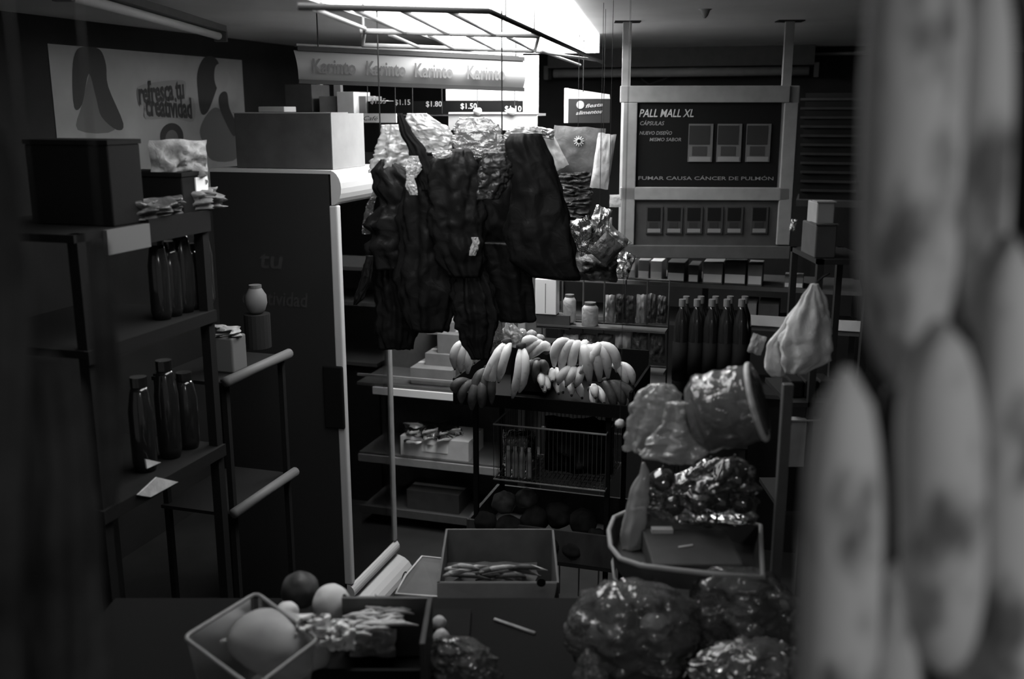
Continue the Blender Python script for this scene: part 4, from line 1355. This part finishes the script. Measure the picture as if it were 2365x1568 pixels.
# coconuts / potatoes on the lower shelf
rnd = random.Random(21)
k = 0
VEGN = ['highest at the left', 'at the far left end', 'second highest', 'left front', 'centre of the middle row', 'right of the centre', 'at the right rear', 'lowest at the left', 'lowest left of centre', 'lowest in the centre', 'lowest right of centre', 'lowest at the right']
for (x, y, r) in ((1165, 1160, .05), (1122, 1205, .045), (1215, 1150, .045), (1175, 1215, .05), (1235, 1200, .055), (1290, 1190, .055), (1345, 1205, .055), (1130, 1250, .05), (1200, 1262, .055), (1265, 1252, .055), (1325, 1262, .055), (1380, 1245, .05)):
    d = DB + .12 - (y - 1150) * .0012
    k += 1
    g = G().ball(P(x, y, d), r, r, r * .9, 20, 14, .22, k)
    single('round_root', g, 'squash_dark' if k in (1, 3) else 'root_shaded', 'dark rough round vegetable heaped %s under the wire basket' % VEGN[k - 1], 'vegetable', 'round vegetables under the wire basket', smooth=True)
t = Thing('vegetable_crate', 'dark crate of round vegetables on the lower tier of the stand', 'crate')
zc = BZL + .016
w = BU1 - BU0 - .1
hC = .13
t.part('base', G().box(RM(BU0 + .05, BV + .01, zc), U * w, V * (BD - .03), Z * .012), 'wood_dark')
for nm, b_ in (('front', G().box(RM(BU0 + .05, BV + .0, zc), U * w, V * .012, Z * hC)), ('back', G().box(RM(BU0 + .05, BV + BD - .03, zc), U * w, V * .012, Z * hC))):
    t.part('side_board', b_, 'wood_dark')
t.part('end_board', G().box(RM(BU0 + .04, BV, zc), U * .012, V * (BD - .02), Z * hC), 'wood_dark')
t.part('end_board', G().box(RM(BU0 + .05 + w, BV, zc), U * .012, V * (BD - .02), Z * hC), 'wood_dark')
t.done()

# ================================================================ FRONT TABLES
T1, T2 = 1.05, .75
t = Thing('front_table', 'dark produce table along the bottom edge of the view', 'table')
t.part('table_top', G().box((-1.0, 1.25, T1 - .03), XA * 2.0, YA * 1.05, Z * .03), 'black_matte')
for x in (-.97, .92):
    for y in (1.28, 2.22):
        t.part('leg', G().box((x, y, 0), XA * .05, YA * .05, Z * (T1 - .03)), 'black_metal')
t.done()
t = Thing('low_table', 'low dark table behind the front produce table', 'table')
t.part('table_top', G().box((-.55, 2.32, T2 - .03), XA * 1.1, YA * .52, Z * .03), 'black_matte')
for x in (-.53, .48):
    for y in (2.34, 2.77):
        t.part('leg', G().box((x, y, 0), XA * .05, YA * .05, Z * (T2 - .03)), 'black_metal')
t.done()

# melon basket
def melon_tray():
    z = 1.225
    cs = [PZ(424, 1472, z), PZ(592, 1369, z), PZ(736, 1476, z), PZ(585, 1590, z)]
    t = Thing('clear_basket', 'clear plastic basket with pale rim holding a large melon, bottom left', 'basket')
    pts = []
    n = 4
    for i in range(4):
        a, b, c = cs[i - 1], cs[i], cs[(i + 1) % 4]
        r = .02
        p0 = b + (a - b).normalized() * r; p1 = b + (c - b).normalized() * r
        for k in range(5):
            f = k / 4
            pts.append((p0.lerp(b, f)).lerp(b.lerp(p1, f), f))
    t.part('rim', G().tube(pts, .0042, 8, closed=True), 'grey_metal', smooth=True)
    cen = sum(cs, Vector()) / 4
    low = [cen + (p - cen) * .8 - Z * (z - T1 - .006) for p in pts]
    g = G(); m = len(pts)
    g.v += pts + low
    for i in range(m):
        j = (i + 1) % m
        g.f.append((i, j, m + j, m + i))
    g.f.append(tuple(range(m, 2 * m)))
    t.part('basket_wall', g, 'clear_tray', smooth=False)
    t.done()
    c = PZ(642, 1458, 1.19)
    t = Thing('large_melon', 'large smooth oval melon lying in the clear basket', 'melon')
    rot = Matrix.Rotation(radians(-24), 3, 'Z')
    t.part('flesh', G().ball(c - Z * .03 , .122, .072, .068, 32, 20, .06, 2, rot=rot), 'melon', smooth=True)
    e = c - Z * .03 + rot @ Vector((-.120, 0, 0))
    t.part('stem', G().tube([e, e + rot @ Vector((-.014, 0, 0))], [.006, .004], 7), 'banana_tip')
    t.done()
    p = PZ(520, 1478, 1.08)
    single('sticker', G().crumple(p, XA, YA, Z, .02, .015, .004, .3, 3), 'white_board', 'tiny white sticker shining inside the clear basket', 'sticker', smooth=True)
melon_tray()

def veg(x, y, rpx, d, m, label, name, sy=1.0, stem=None, wob=.08, seed=1, group=None):
    c = P(x, y, d); r = (P(x + rpx, y, d) - c).length
    t = Thing(name, label, name.split('_')[-1], group)
    t.part('flesh', G().ball(c, r, r, r * sy, 28, 18, wob, seed), m, smooth=True)
    if stem:
        p = P(stem[0], stem[1], d - r * .75)
        t.part('stem', G().lathe(p, [(.004, 0), (.006, .002), (.003, .006)], 8, axis=(p - c)), 'ink')
    t.done()
veg(693, 1362, 43, 2.15, 'squash_dark', 'dark mottled round squash behind the clear basket', 'dark_squash', 1.0)
veg(766, 1394, 43, 2.08, 'melon_light', 'pale round melon with a dark stem scar beside the dark squash', 'pale_melon', 1.08, stem=(795, 1378), seed=4)
veg(664, 1412, 26, 1.98, 'melon_light', 'small pale round fruit between the melon basket and the dark squash', 'small_apple', .85, seed=6)
# things under them: dark crate
t = Thing('produce_crate', 'black slatted crate of pods and melons beside the clear basket', 'crate')
zr = 1.20
cs = [PZ(640, 1372, zr), PZ(985, 1396, zr), PZ(965, 1510, zr), PZ(640, 1500, zr)]
c0 = Vector((min(p.x for p in cs), min(p.y for p in cs), T1 + .001))
A0 = Vector((cs[3].x + .06, cs[3].y + .02, 0)); wx = cs[1].x - A0.x; wy = cs[1].y - cs[2].y
A0.z = T1 + .001
t.part('base', G().box(A0, XA * wx, YA * wy, Z * .01), 'black_matte')
hc = zr - T1
t.part('side_board', G().box(A0 + Z * .03, XA * wx, YA * .008, Z * (hc - .09)), 'black_matte')
xb = P(806, 1380, 2.1).x - A0.x
t.part('side_board', G().box(A0 + YA * (wy - .01) + XA * xb, XA * (wx - xb), YA * .01, Z * (hc - .0)), 'box_brown')
t.part('end_board', G().box(A0 + XA * wx, XA * .01, YA * wy, Z * (hc + .0)), 'dark_card')
t.part('end_board', G().box(A0 - XA * .01, XA * .01, YA * wy, Z * (hc - .07)), 'black_matte')
t.done()
# pods
rnd = random.Random(5)
for i in range(38):
    x = rnd.uniform(812, 922); y = 1478 - (x - 818) * .25 - rnd.uniform(8, 62)
    d = 1.90 + (1480 - y) * .0016
    p = P(x, y, d); an = rnd.uniform(-1.0, .7); L = rnd.uniform(.03, .05)
    dv = Vector((cos(an), rnd.uniform(-.5, .5), sin(an) * .4)).normalized() * L
    g = G().tube([p - dv, p - dv * .3 + Z * .004, p + dv * .4 + Z * .005, p + dv], [.0015, .005, .005, .0015], 6)
    single('bean_pod', g, 'pod', 'pale bean pod in the heap at the right of the black crate', 'bean pod', 'bean pods in the crate', smooth=True)
g = G().crumple(P(862, 1484, 1.98), XA, Vector((0, .5, .85)), Vector((0, -.85, .5)), .10, .06, .05, .4, 14)
single('bean_bag', g, 'snack_grey', 'grey bag the bean pods spill from', 'bag', smooth=True)
for i, (x, y, w, h, s_) in enumerate([(722, 1446, 78, 56, 'left of the pale melon'), (752, 1468, 76, 60, 'front and centre below the pale melon'), (792, 1468, 60, 66, 'right below the pale melon')]):
    d = 1.86
    s0 = (P(x + 1, y, d) - P(x, y, d)).length
    g = G().crumple(P(x, y, d), XA, Vector((0, .5, .85)), Vector((0, -.85, .5)), w * s0, h * s0, .06, .9, 40 + i)
    single('crumpled_paper', g, 'paper', 'crumpled pale paper wrap %s' % s_, 'paper', 'crumpled paper in the produce crate', smooth=True)

# cardboard box with chillies on the low table
def chilli_box():
    t = Thing('open_cardboard_box', 'open cardboard box with raised flaps holding chillies, bottom centre', 'box')
    x0, x1 = P(1010, 1345, 2.42).x, P(1286, 1345, 2.42).x
    y0, y1 = 2.42, 2.76
    zt = P(1100, 1345, 2.42).z
    z0 = T2 + .001
    w = x1 - x0
    t.part('front_wall', G().box((x0, y0, z0), XA * w, YA * .006, Z * (zt - z0)), 'box_brown')
    t.part('back_wall', G().box((x0, y1, z0), XA * w, YA * .006, Z * (zt - z0)), 'box_brown')
    t.part('side_wall', G().box((x0, y0, z0), XA * .006, YA * (y1 - y0), Z * (zt - z0)), 'box_brown')
    t.part('side_wall', G().box((x1, y0, z0), XA * .006, YA * (y1 - y0), Z * (zt - z0)), 'box_brown')
    t.part('bottom', G().box((x0, y0, z0), XA * w, YA * (y1 - y0), Z * .006), 'box_brown')
    # back flap upright
    zb = P(1100, 1272, y1).z
    t.part('flap', G().box((x0 + .0, y1 + .007, zt - .01), XA * w, YA * .005, Z * (zb - zt + .01)), 'box_brown')
    t.part('flap_edge', G().box((x0, y1 + .004, zb), XA * w, YA * .008, Z * .003), 'light_card')
    # left flap leaning outward
    a = Vector((x0, y0, zt)); b = Vector((x0, y1, zt))
    q = [P(916, 1374, 2.42), P(975, 1286, 2.66), P(1026, 1290, 2.72)]
    vs = [P(1010, 1378, 2.42), P(914, 1371, 2.42), P(936, 1330, 2.52), P(974, 1285, 2.66), P(1028, 1291, 2.70)]
    g = G().add(vs + [v_ - Z * .004 for v_ in vs], [(0, 1, 2, 3, 4), (9, 8, 7, 6, 5)] + [(i, i + 5, (i + 1) % 5 + 5, (i + 1) % 5) for i in range(5)])
    t.part('side_flap', g, 'box_brown')
    g = G().tube([vs[0], vs[1], vs[2], vs[3], vs[4]], .003, 5)
    t.part('flap_edge', g, 'light_card')
    # front flap hanging down
    vs = [Vector((x0, y0 - .002, zt)), Vector((x1, y0 - .002, zt)), P(1270, 1440, 2.36), P(1010, 1430, 2.36)]
    g = G().add(vs + [v_ - YA * .004 for v_ in vs], [(0, 3, 2, 1), (4, 5, 6, 7)] + [(i, (i + 1) % 4, (i + 1) % 4 + 4, i + 4) for i in range(4)])
    t.part('front_flap', g, 'dark_card')
    t.part('round_mark', G().lathe(P(1250, 1345, 2.4), [(.0001, 0), (.012, 0), (.012, .002)], 16, axis=-YA), 'ink')
    t.done()
    rnd = random.Random(9)
    for i in range(22):
        x = rnd.uniform(1035, 1240); y = rnd.uniform(1312, 1334) 
        d = 2.60 + rnd.uniform(-.08, .06)
        p = P(x, y, d); an = rnd.uniform(-.5, .5); L = rnd.uniform(.04, .07)
        dv = Vector((cos(an), sin(an), rnd.uniform(-.15, .15))) * L
        g = G().tube([p - dv, p - dv * .4 + Z * .006, p + dv * .3 + Z * .006, p + dv], [.003, .008, .007, .001], 7)
        single('chilli_pepper', g, 'snack_grey' if i % 3 else 'squash_dark', 'long glossy chilli lying in the open cardboard box', 'chilli', 'chillies in the cardboard box', smooth=True)
chilli_box()
z0 = P(1100, 1345, 2.6).z
single('paper_liner', G().crumple(P(1130, 1345, 2.6), XA, YA, Z, .27, .26, .03, .5, 4), 'dark_card', 'dark paper liner under the chillies in the cardboard box', 'paper', smooth=True)

veg(1014, 1438, 17, 2.12, 'melon', 'small round onion at the left, upper of two beside the crate', 'small_onion', 1, seed=3)
veg(1019, 1474, 20, 2.05, 'melon', 'small blocky onion, lower of two beside the crate', 'lower_onion', 1.1, seed=5)
g = G().box((P(995, 1490, 2.1).x - .0, 2.02, T1 + .001), XA * .09, YA * .2, Z * (P(1014, 1455, 2.12).z - T1))
single('onion_carton', g, 'shelf_black', 'dark carton under the two small onions', 'box')
g = G().tube([PZ(1142, 1430, T1 + .004), PZ(1235, 1462, T1 + .004)], .004, 6)
single('thin_stick', g, 'snack_grey', 'thin pale stick lying slanted at the bottom centre', 'stick', smooth=True)

# shiny clear bags at the bottom
def tbag(rows, d, label, seed, m='film_bag', **kw):
    single('produce_bag', G().drape(rows, d, kw.get('thick', .6), 6, kw.get('fold', .06), kw.get('crump', .13), seed, n=56, seg=96, ridge=.06), m, label, 'bag', 'clear produce bags on the front table', smooth=True)
tbag([(1475, 1010, 1060), (1495, 1000, 1120), (1530, 990, 1145), (1580, 985, 1150), (1620, 1000, 1140)], 1.95, 'shiny crumpled clear bag at the bottom centre beside the onions', 51, crump=.25)
tbag([(1348, 1400, 1470), (1365, 1370, 1560), (1410, 1320, 1600), (1460, 1308, 1612), (1520, 1330, 1600), (1580, 1380, 1560), (1610, 1400, 1540)], 1.95, 'large shiny clear bag of dark vegetables right of bottom centre', 52)
tbag([(1318, 1640, 1750), (1335, 1610, 1800), (1390, 1590, 1845), (1460, 1600, 1850), (1530, 1630, 1830), (1600, 1660, 1800)], 2.0, 'large shiny clear bag of vegetables at the lower right by the plantains', 53)
tbag([(1500, 1352, 1362), (1525, 1335, 1385), (1560, 1325, 1400), (1610, 1325, 1405)], 1.82, 'small knotted clear bag at the bottom edge', 54, thick=.8)
tbag([(1490, 1700, 1820), (1520, 1620, 1850), (1580, 1600, 1860), (1620, 1620, 1850)], 1.8, 'low clear bag at the bottom edge beside the plantains', 55, crump=.2)
rnd = random.Random(77)
for i in range(16):
    side = i % 2
    x = rnd.uniform(1370, 1550) if side == 0 else rnd.uniform(1640, 1800)
    y = rnd.uniform(1400, 1540)
    c = P(x, y, 1.97 if side == 0 else 2.02); r = rnd.uniform(.03, .042)
    single('round_vegetable', G().ball(c, r, r, r * .9, 18, 12, .15, i), 'melon' if i % 3 == 0 else 'squash_dark',
           'round vegetable inside the %s clear bag' % ['left', 'right'][side], 'vegetable', 'vegetables in the %s clear bag' % ['left', 'right'][side], smooth=True)

# ================================================================ RIGHT TRAY, POLE AND BAGS
def right_tray():
    zr = 1.27
    t = Thing('wire_tray', 'rounded wire rimmed tray on legs on the front table, lower right', 'tray')
    outer = [(1756, 1214), (1700, 1203), (1640, 1192), (1560, 1180), (1500, 1174), (1455, 1178), (1418, 1195), (1406, 1225), (1410, 1262), (1432, 1290), (1480, 1306), (1560, 1316), (1650, 1326), (1762, 1334)]
    pts = [PZ(x, y, zr) for x, y in outer]
    t.part('rim', G().tube(pts, .006, 8, closed=True), 'grey_metal', smooth=True)
    cen = sum(pts, Vector()) / len(pts)
    low = [cen + (p - cen) * .93 - Z * .05 for p in pts]
    g = G(); m = len(pts)
    g.v += pts + low
    for i in range(m):
        j = (i + 1) % m
        g.f.append((i, j, m + j, m + i))
    g.f.append(tuple(range(m, 2 * m)))
    t.part('tray_body', g, 'dark_card')
    t.part('inner_rim', G().tube([p - Z * .03 for p in low[6:12]], .003, 6), 'grey_metal')
    for x, y in ((1486, 1300), (1520, 1306), (1700, 1320)):
        p = PZ(x, y, zr - .05)
        t.part('leg', G().tube([p, Vector((p.x - .01, p.y, T1))], .004, 6), 'grey_metal')
    t.done()
    t = Thing('dark_bin', 'dark shallow bin with pale edge inside the wire tray', 'box')
    a = PZ(1512, 1310, zr - .05); b = PZ(1748, 1322, zr - .05)
    p0 = Vector((PZ(1505, 1300, zr).x, PZ(1600, 1322, zr).y + .03, zr - .045))
    t.part('body', G().box(p0, XA * .20, YA * .19, Z * .05), 'dark_card', bevel=.004)
    t.part('lid_card', G().box(p0 + Z * .051 + XA * .02 + YA * .16, XA * .05, YA * .02, Z * .01), 'light_card')
    t.part('lid_stripe', G().box(p0 + Z * .051 + XA * .07 + YA * .08, XA * .035 + YA * .012, YA * .006, Z * .002), 'snack_light')
    t.done()
    return p0
RB = right_tray()
# pole
t = Thing('stand_pole', 'pale vertical pole right of the wire tray', 'pole')
pb = P(1772, 1335, 2.3); X = pb.x
t.part('shaft', G().box((X - .012, 2.22, T1), XA * .024, YA * .02, Z * .58), 'dim_metal', bevel=.002)
t.part('foot', G().box((X - .04, 2.17, T1), XA * .08, YA * .1, Z * .012), 'dim_metal')
t.done()
# pale bottle shaped bag at left of the tray
single('tall_pale_bag', G().drape([(1068, 1482, 1490), (1090, 1478, 1500), (1130, 1455, 1500), (1180, 1445, 1496), (1230, 1432, 1490), (1268, 1436, 1482)], 2.22, .6, 5, .03, .08, 61), 'milky_bag',
       'tall pale bottle shaped bag standing in the left end of the wire tray', 'bag', smooth=True)
# glossy fruit
FR = [(1530, 1112, 34), (1588, 1122, 34), (1640, 1092, 36), (1695, 1098, 46), (1610, 1162, 30), (1555, 1165, 28), (1660, 1152, 36), (1712, 1160, 30)]
for i, (x, y, r) in enumerate(FR):
    d = 2.26 - (y - 1090) * .0006
    c = P(x, y, d); rr = (P(x + r, y, d) - c).length
    t = Thing('glossy_aubergine', 'glossy dark round fruit above the wire tray, %s' % ['leftmost of the upper row', 'second in the upper row', 'third in the upper row', 'largest at the upper right', 'middle of the lower row', 'left end of the lower row', 'third in the lower row', 'right end of the lower row'][i], 'fruit', 'glossy fruit above the wire tray')
    t.part('flesh', G().ball(c, rr, rr, rr * .95, 24, 16, .08, i), 'fruit_gloss', smooth=True)
    t.part('stem', G().tube([c + Z * rr * .9, c + Z * rr * 1.12], .003, 6), 'banana_tip')
    t.done()
clear_bag([(1060, 1650, 1700), (1080, 1600, 1740), (1130, 1500, 1745), (1180, 1505, 1742), (1198, 1520, 1730)], 2.24, 'thin clear film wrapped over the glossy fruit', 63, m='dim_bag', group=None, name='fruit_film', thick=.45, crump=.15)
# clear crumpled bags hanging from the cross arm
clear_bag([(888, 1500, 1550), (905, 1475, 1570), (940, 1462, 1580), (980, 1452, 1560), (1020, 1445, 1530), (1040, 1440, 1520)], 2.2, 'large crumpled pale clear bag left of the wrapped pack', 64, m='milky_bag', group=None, crump=.16, ridge=.10)
clear_bag([(930, 1540, 1600), (970, 1530, 1620), (1020, 1500, 1640), (1050, 1480, 1630), (1070, 1540, 1600)], 2.12, 'crumpled pale plastic wrap draped below the wrapped pack', 65, m='milky_bag', group=None, crump=.16, ridge=.10)
def roll_pack():
    t = Thing('wrapped_pack', 'fat cylindrical pack in shiny clear wrap, slanting right above the fruit', 'pack')
    a = P(1600, 960, 2.15); b = P(1745, 935, 2.12)
    ax = (b - a)
    ax = Vector((ax.x, -.04, ax.z + .01)); L = ax.length; ax.normalize()
    r = .088
    n = 24
    prof = [(r * .25, -.01), (r * .75, .0), (r * .98, .02)] + [(r * (1 + .03 * sin(i * 1.7)), .02 + (L - .04) * i / 10) for i in range(11)] + [(r * .97, L), (r * .8, L + .012)]
    t.part('contents', G().lathe(a, [(q * .94, h) for q, h in prof], 32, axis=ax), 'dark_card', smooth=True)
    k = t.part('clear_wrap', G().lathe(a, prof, 32, axis=ax), 'clear_bag', smooth=True)
    c = a + ax * (L + .0)
    o1 = ax.orthogonal().normalized(); o2 = ax.cross(o1)
    t.part('end_ring', G().tube([c + (o1 * cos(q) + o2 * sin(q)) * r * .95 for q in [2 * pi * i / 32 for i in range(32)]], .007, 8, closed=True), 'snack_light', smooth=True)
    t.done()
roll_pack()

# pale garlic like bits near (1430,970)
single('garlic_bulb', G().ball(P(1432, 978, 2.6), .014, .014, .013, 12, 10, .2, 3), 'snack_light', 'small pale garlic bulb left of the crumpled bags', 'garlic', smooth=True)
single('garlic_string', G().tube([P(1432, 968, 2.6), Vector((P(1432, 968, 2.6).x, 2.6, CEIL + .01))], .0012, 4), 'black_metal', 'thin dark thread holding the garlic bulb', 'thread')

# white cloth bag, boxes at right
t = Thing('white_hanging_bag', 'white folded cloth bag tied at the top, hanging left of the blurred plantains', 'bag')
t.part('bag_body', G().drape([(655, 1872, 1890), (690, 1850, 1905), (740, 1822, 1918), (790, 1800, 1922), (830, 1802, 1918), (862, 1812, 1860)], 2.6, .4, 6, .06, .12, 71, twist=1.2), 'cloth_white', smooth=True)
t.part('bag_edge', G().drape([(690, 1848, 1858), (740, 1812, 1830), (800, 1770, 1800), (850, 1765, 1815), (870, 1780, 1810)], 2.62, .5, 5, .05, .1, 72), 'cloth_white', smooth=True)
pt = P(1882, 656, 2.6)
t.part('cord', G().tube([pt, P(1900, 640, 2.75), P(1915, 632, 3.02)], .003, 5), 'black_metal')
t.done()
packet('small_tag', (1748, 795, 34, 46, 15), 2.62, .01, 'snack_light', 'small pale tag peeking out left of the white cloth bag', 73, .5, cat='tag')
def rcol():
    t = Thing('side_rack_right', 'dark shelf post rack at the right behind the plantains', 'rack')
    y = 3.0
    x0 = P(1820, 960, y).x; x1 = P(1990, 960, y).x
    for z in (P(1850, 1180, y).z, P(1850, 930, y).z):
        t.part('shelf', G().box((x0, y, z - .015), XA * (x1 - x0), YA * .3, Z * .015), 'black_metal')
    zt_ = P(1850, 600, y).z
    t.part('shelf', G().box((x0 + .06, y, zt_ - .015), XA * (x1 - x0 - .06), YA * .3, Z * .015), 'black_metal')
    for x in (x0 + .06, x1 - .02):
        for yy in (y, y + .28):
            t.part('post', G().box((x, yy, 0), XA * .02, YA * .02, Z * zt_), 'black_metal')
    t.done()
    return y, zt_, P(1850, 1180, y).z, P(1850, 930, y).z
RY, RZT, RZL, RZM = rcol()
def rbox(name, x0, x1, ytop, z, m, label, off=.03, depth=.15, cat='box'):
    y = RY + off
    a = P(x0, ytop, y); b = P(x1, ytop, y)
    t = Thing(name, label, cat)
    t.part('body', G().box((a.x, y, z), XA * (b.x - a.x), YA * depth, Z * (a.z - z)), m, bevel=.004)
    t.part('flap', G().box((a.x - .002, y - .004, a.z), XA * (b.x - a.x + .004), YA * depth * .5, Z * .004), m)
    t.done()
rbox('standing_carton', 1886, 1935, 520, RZT, 'dark_card', 'grey upright carton on the right rack above the white cloth bag')
rbox('small_white_box', 1888, 1930, 468, P(1888, 519, RY + .05).z, 'carton_end', 'small white box topmost on the grey carton at the right', .05, .1)
rbox('corrugated_sheet', 1822, 1900, 972, P(1822, 1080, RY).z, 'cardboard', 'pale corrugated card on the right rack below the dark packs', .0, .05)
single('card_support', G().box((P(1822, 1080, RY).x, RY, RZL), XA * .1, YA * .12, Z * (P(1822, 1081, RY).z - RZL)), 'black_matte', 'dark box under the corrugated card', 'box')
for i in range(3):
    x0 = 1826 + i * 34
    a = P(x0, 880, RY + .05); b = P(x0 + 32, 880, RY + .05)
    single('dark_pack', G().box((a.x, RY + .05, RZM), XA * (b.x - a.x), YA * .1, Z * (a.z - RZM)), 'black_matte', 'dark pack on the right rack below the cloth bag, %s' % ['left', 'middle', 'right'][i], 'pack', 'dark packs on the right rack', bevel=.006)
packet('sparkling_wrap', (1832, 520, 14, 28, 10), 4.74, .02, 'silver_foil', 'tiny sparkling foil scrap right of the cigarette cabinet', 81, .6, cat='foil')

# ================================================================ FOREGROUND PLANTAINS (close, out of focus)
def plantains():
    t = Thing('plantain_bunch', 'large blurred bunch of spotted plantains hanging close at the right edge', 'plantains')
    D = .62
    def fruit(p0, p1, hw, d, sag=(0, 0, 0), n=14):
        a = P(p0[0], p0[1], d); b = P(p1[0], p1[1], d)
        r = (P(p0[0] + hw, (p0[1] + p1[1]) / 2, d) - P(p0[0], (p0[1] + p1[1]) / 2, d)).length
        pts = []; rs = []
        for i in range(n + 1):
            f = i / n
            pts.append(a.lerp(b, f) + Vector(sag) * 4 * f * (1 - f))
            rs.append(r * max(.12, min(1, sqrt(max(0, 1 - abs(2 * f - 1) ** 3.0)) * 1.02)))
        return G().tube(pts, rs, 20)
    items = [((2130, -260), (2085, 905), 118, .64, (0, 0, 0)),
             ((1955, 850), (1925, 1900), 92, .60, (0, 0, 0)),
             ((2168, 740), (2178, 1560), 96, .58, (0, 0, 0)),
             ((2290, -80), (2262, 800), 58, .62, (0, .0, 0)),
             ((2335, 540), (2325, 1750), 80, .60, (0, 0, 0)),
             ((2070, 1300), (2050, 2000), 70, .66, (0, 0, 0)),
             ((2240, 1350), (2250, 2100), 80, .64, (0, 0, 0)),
             ((2080, 860), (2060, 1500), 60, .72, (0, 0, 0))]
    for k, (a, b, hw, d, s_) in enumerate(items):
        i = t.part('plantain', fruit(a, b, hw, d, s_), 'plantain' if k != 7 else 'poster_dark', smooth=True)  # rearmost plantain is dark, shade of the gap put into its colour
        e = P(b[0], b[1], d)
        t.part('dark_tip', G().ball(e, .008, .008, .01, 10, 8), 'banana_tip', smooth=True, under=i)
    # thick stalk behind
    s0 = P(2190, -500, .68); s1 = P(2150, 1700, .72)
    t.part('stalk', G().tube([s0, s1], [.018, .014], 14), 'banana_tip', smooth=True)
    # bruise marks
    for (x, y, w, h, an) in ((2085, 478, 42, 16, 35), (2100, 640, 30, 9, 50), (2140, 1060, 14, 30, 0), (2195, 1195, 18, 40, 20), (2125, 1240, 14, 60, 5), (2140, 250, 12, 60, 0), (2200, 1300, 12, 25, 0)):
        pass
    t.done()
plantains()

# left foreground: dark sacks hanging, out of focus
def left_sack(rows, d, label, seed, m='sack'):
    t = Thing('hanging_sack', label, 'sack', 'dark sacks hanging close at the left edge')
    t.part('sack_body', G().drape(rows, d, .6, 7, .06, .12, seed), m, smooth=True)
    p = P((rows[0][1] + rows[0][2]) / 2, rows[0][0], d)
    t.part('cord', G().tube([p, Vector((p.x, p.y, CEIL + .01))], .0008, 5), 'black_metal')
    t.done()
left_sack([(820, 80, 130), (900, 60, 190), (1100, 70, 215), (1300, 60, 230), (1500, 50, 240), (1700, 40, 250)], .75, 'blurred dark sack hanging low at the left edge', 91)
left_sack([(300, -60, 10), (400, -80, 40), (700, -90, 70), (1000, -90, 60), (1400, -90, 50), (1800, -90, 40)], .7, 'blurred dark sack cut by the left frame edge', 92)
left_sack([(560, 215, 250), (680, 205, 262), (900, 220, 275), (1100, 235, 275), (1170, 245, 270)], 1.0, 'narrow blurred dark sack hanging in front of the left shelving', 93)
# the posts carrying the foreground goods: a beam above the opening
struct('trim_2', G().box((-1.2, .55, CEIL - .06), XA * 2.4, YA * .06, Z * .06), 'wood_dark')
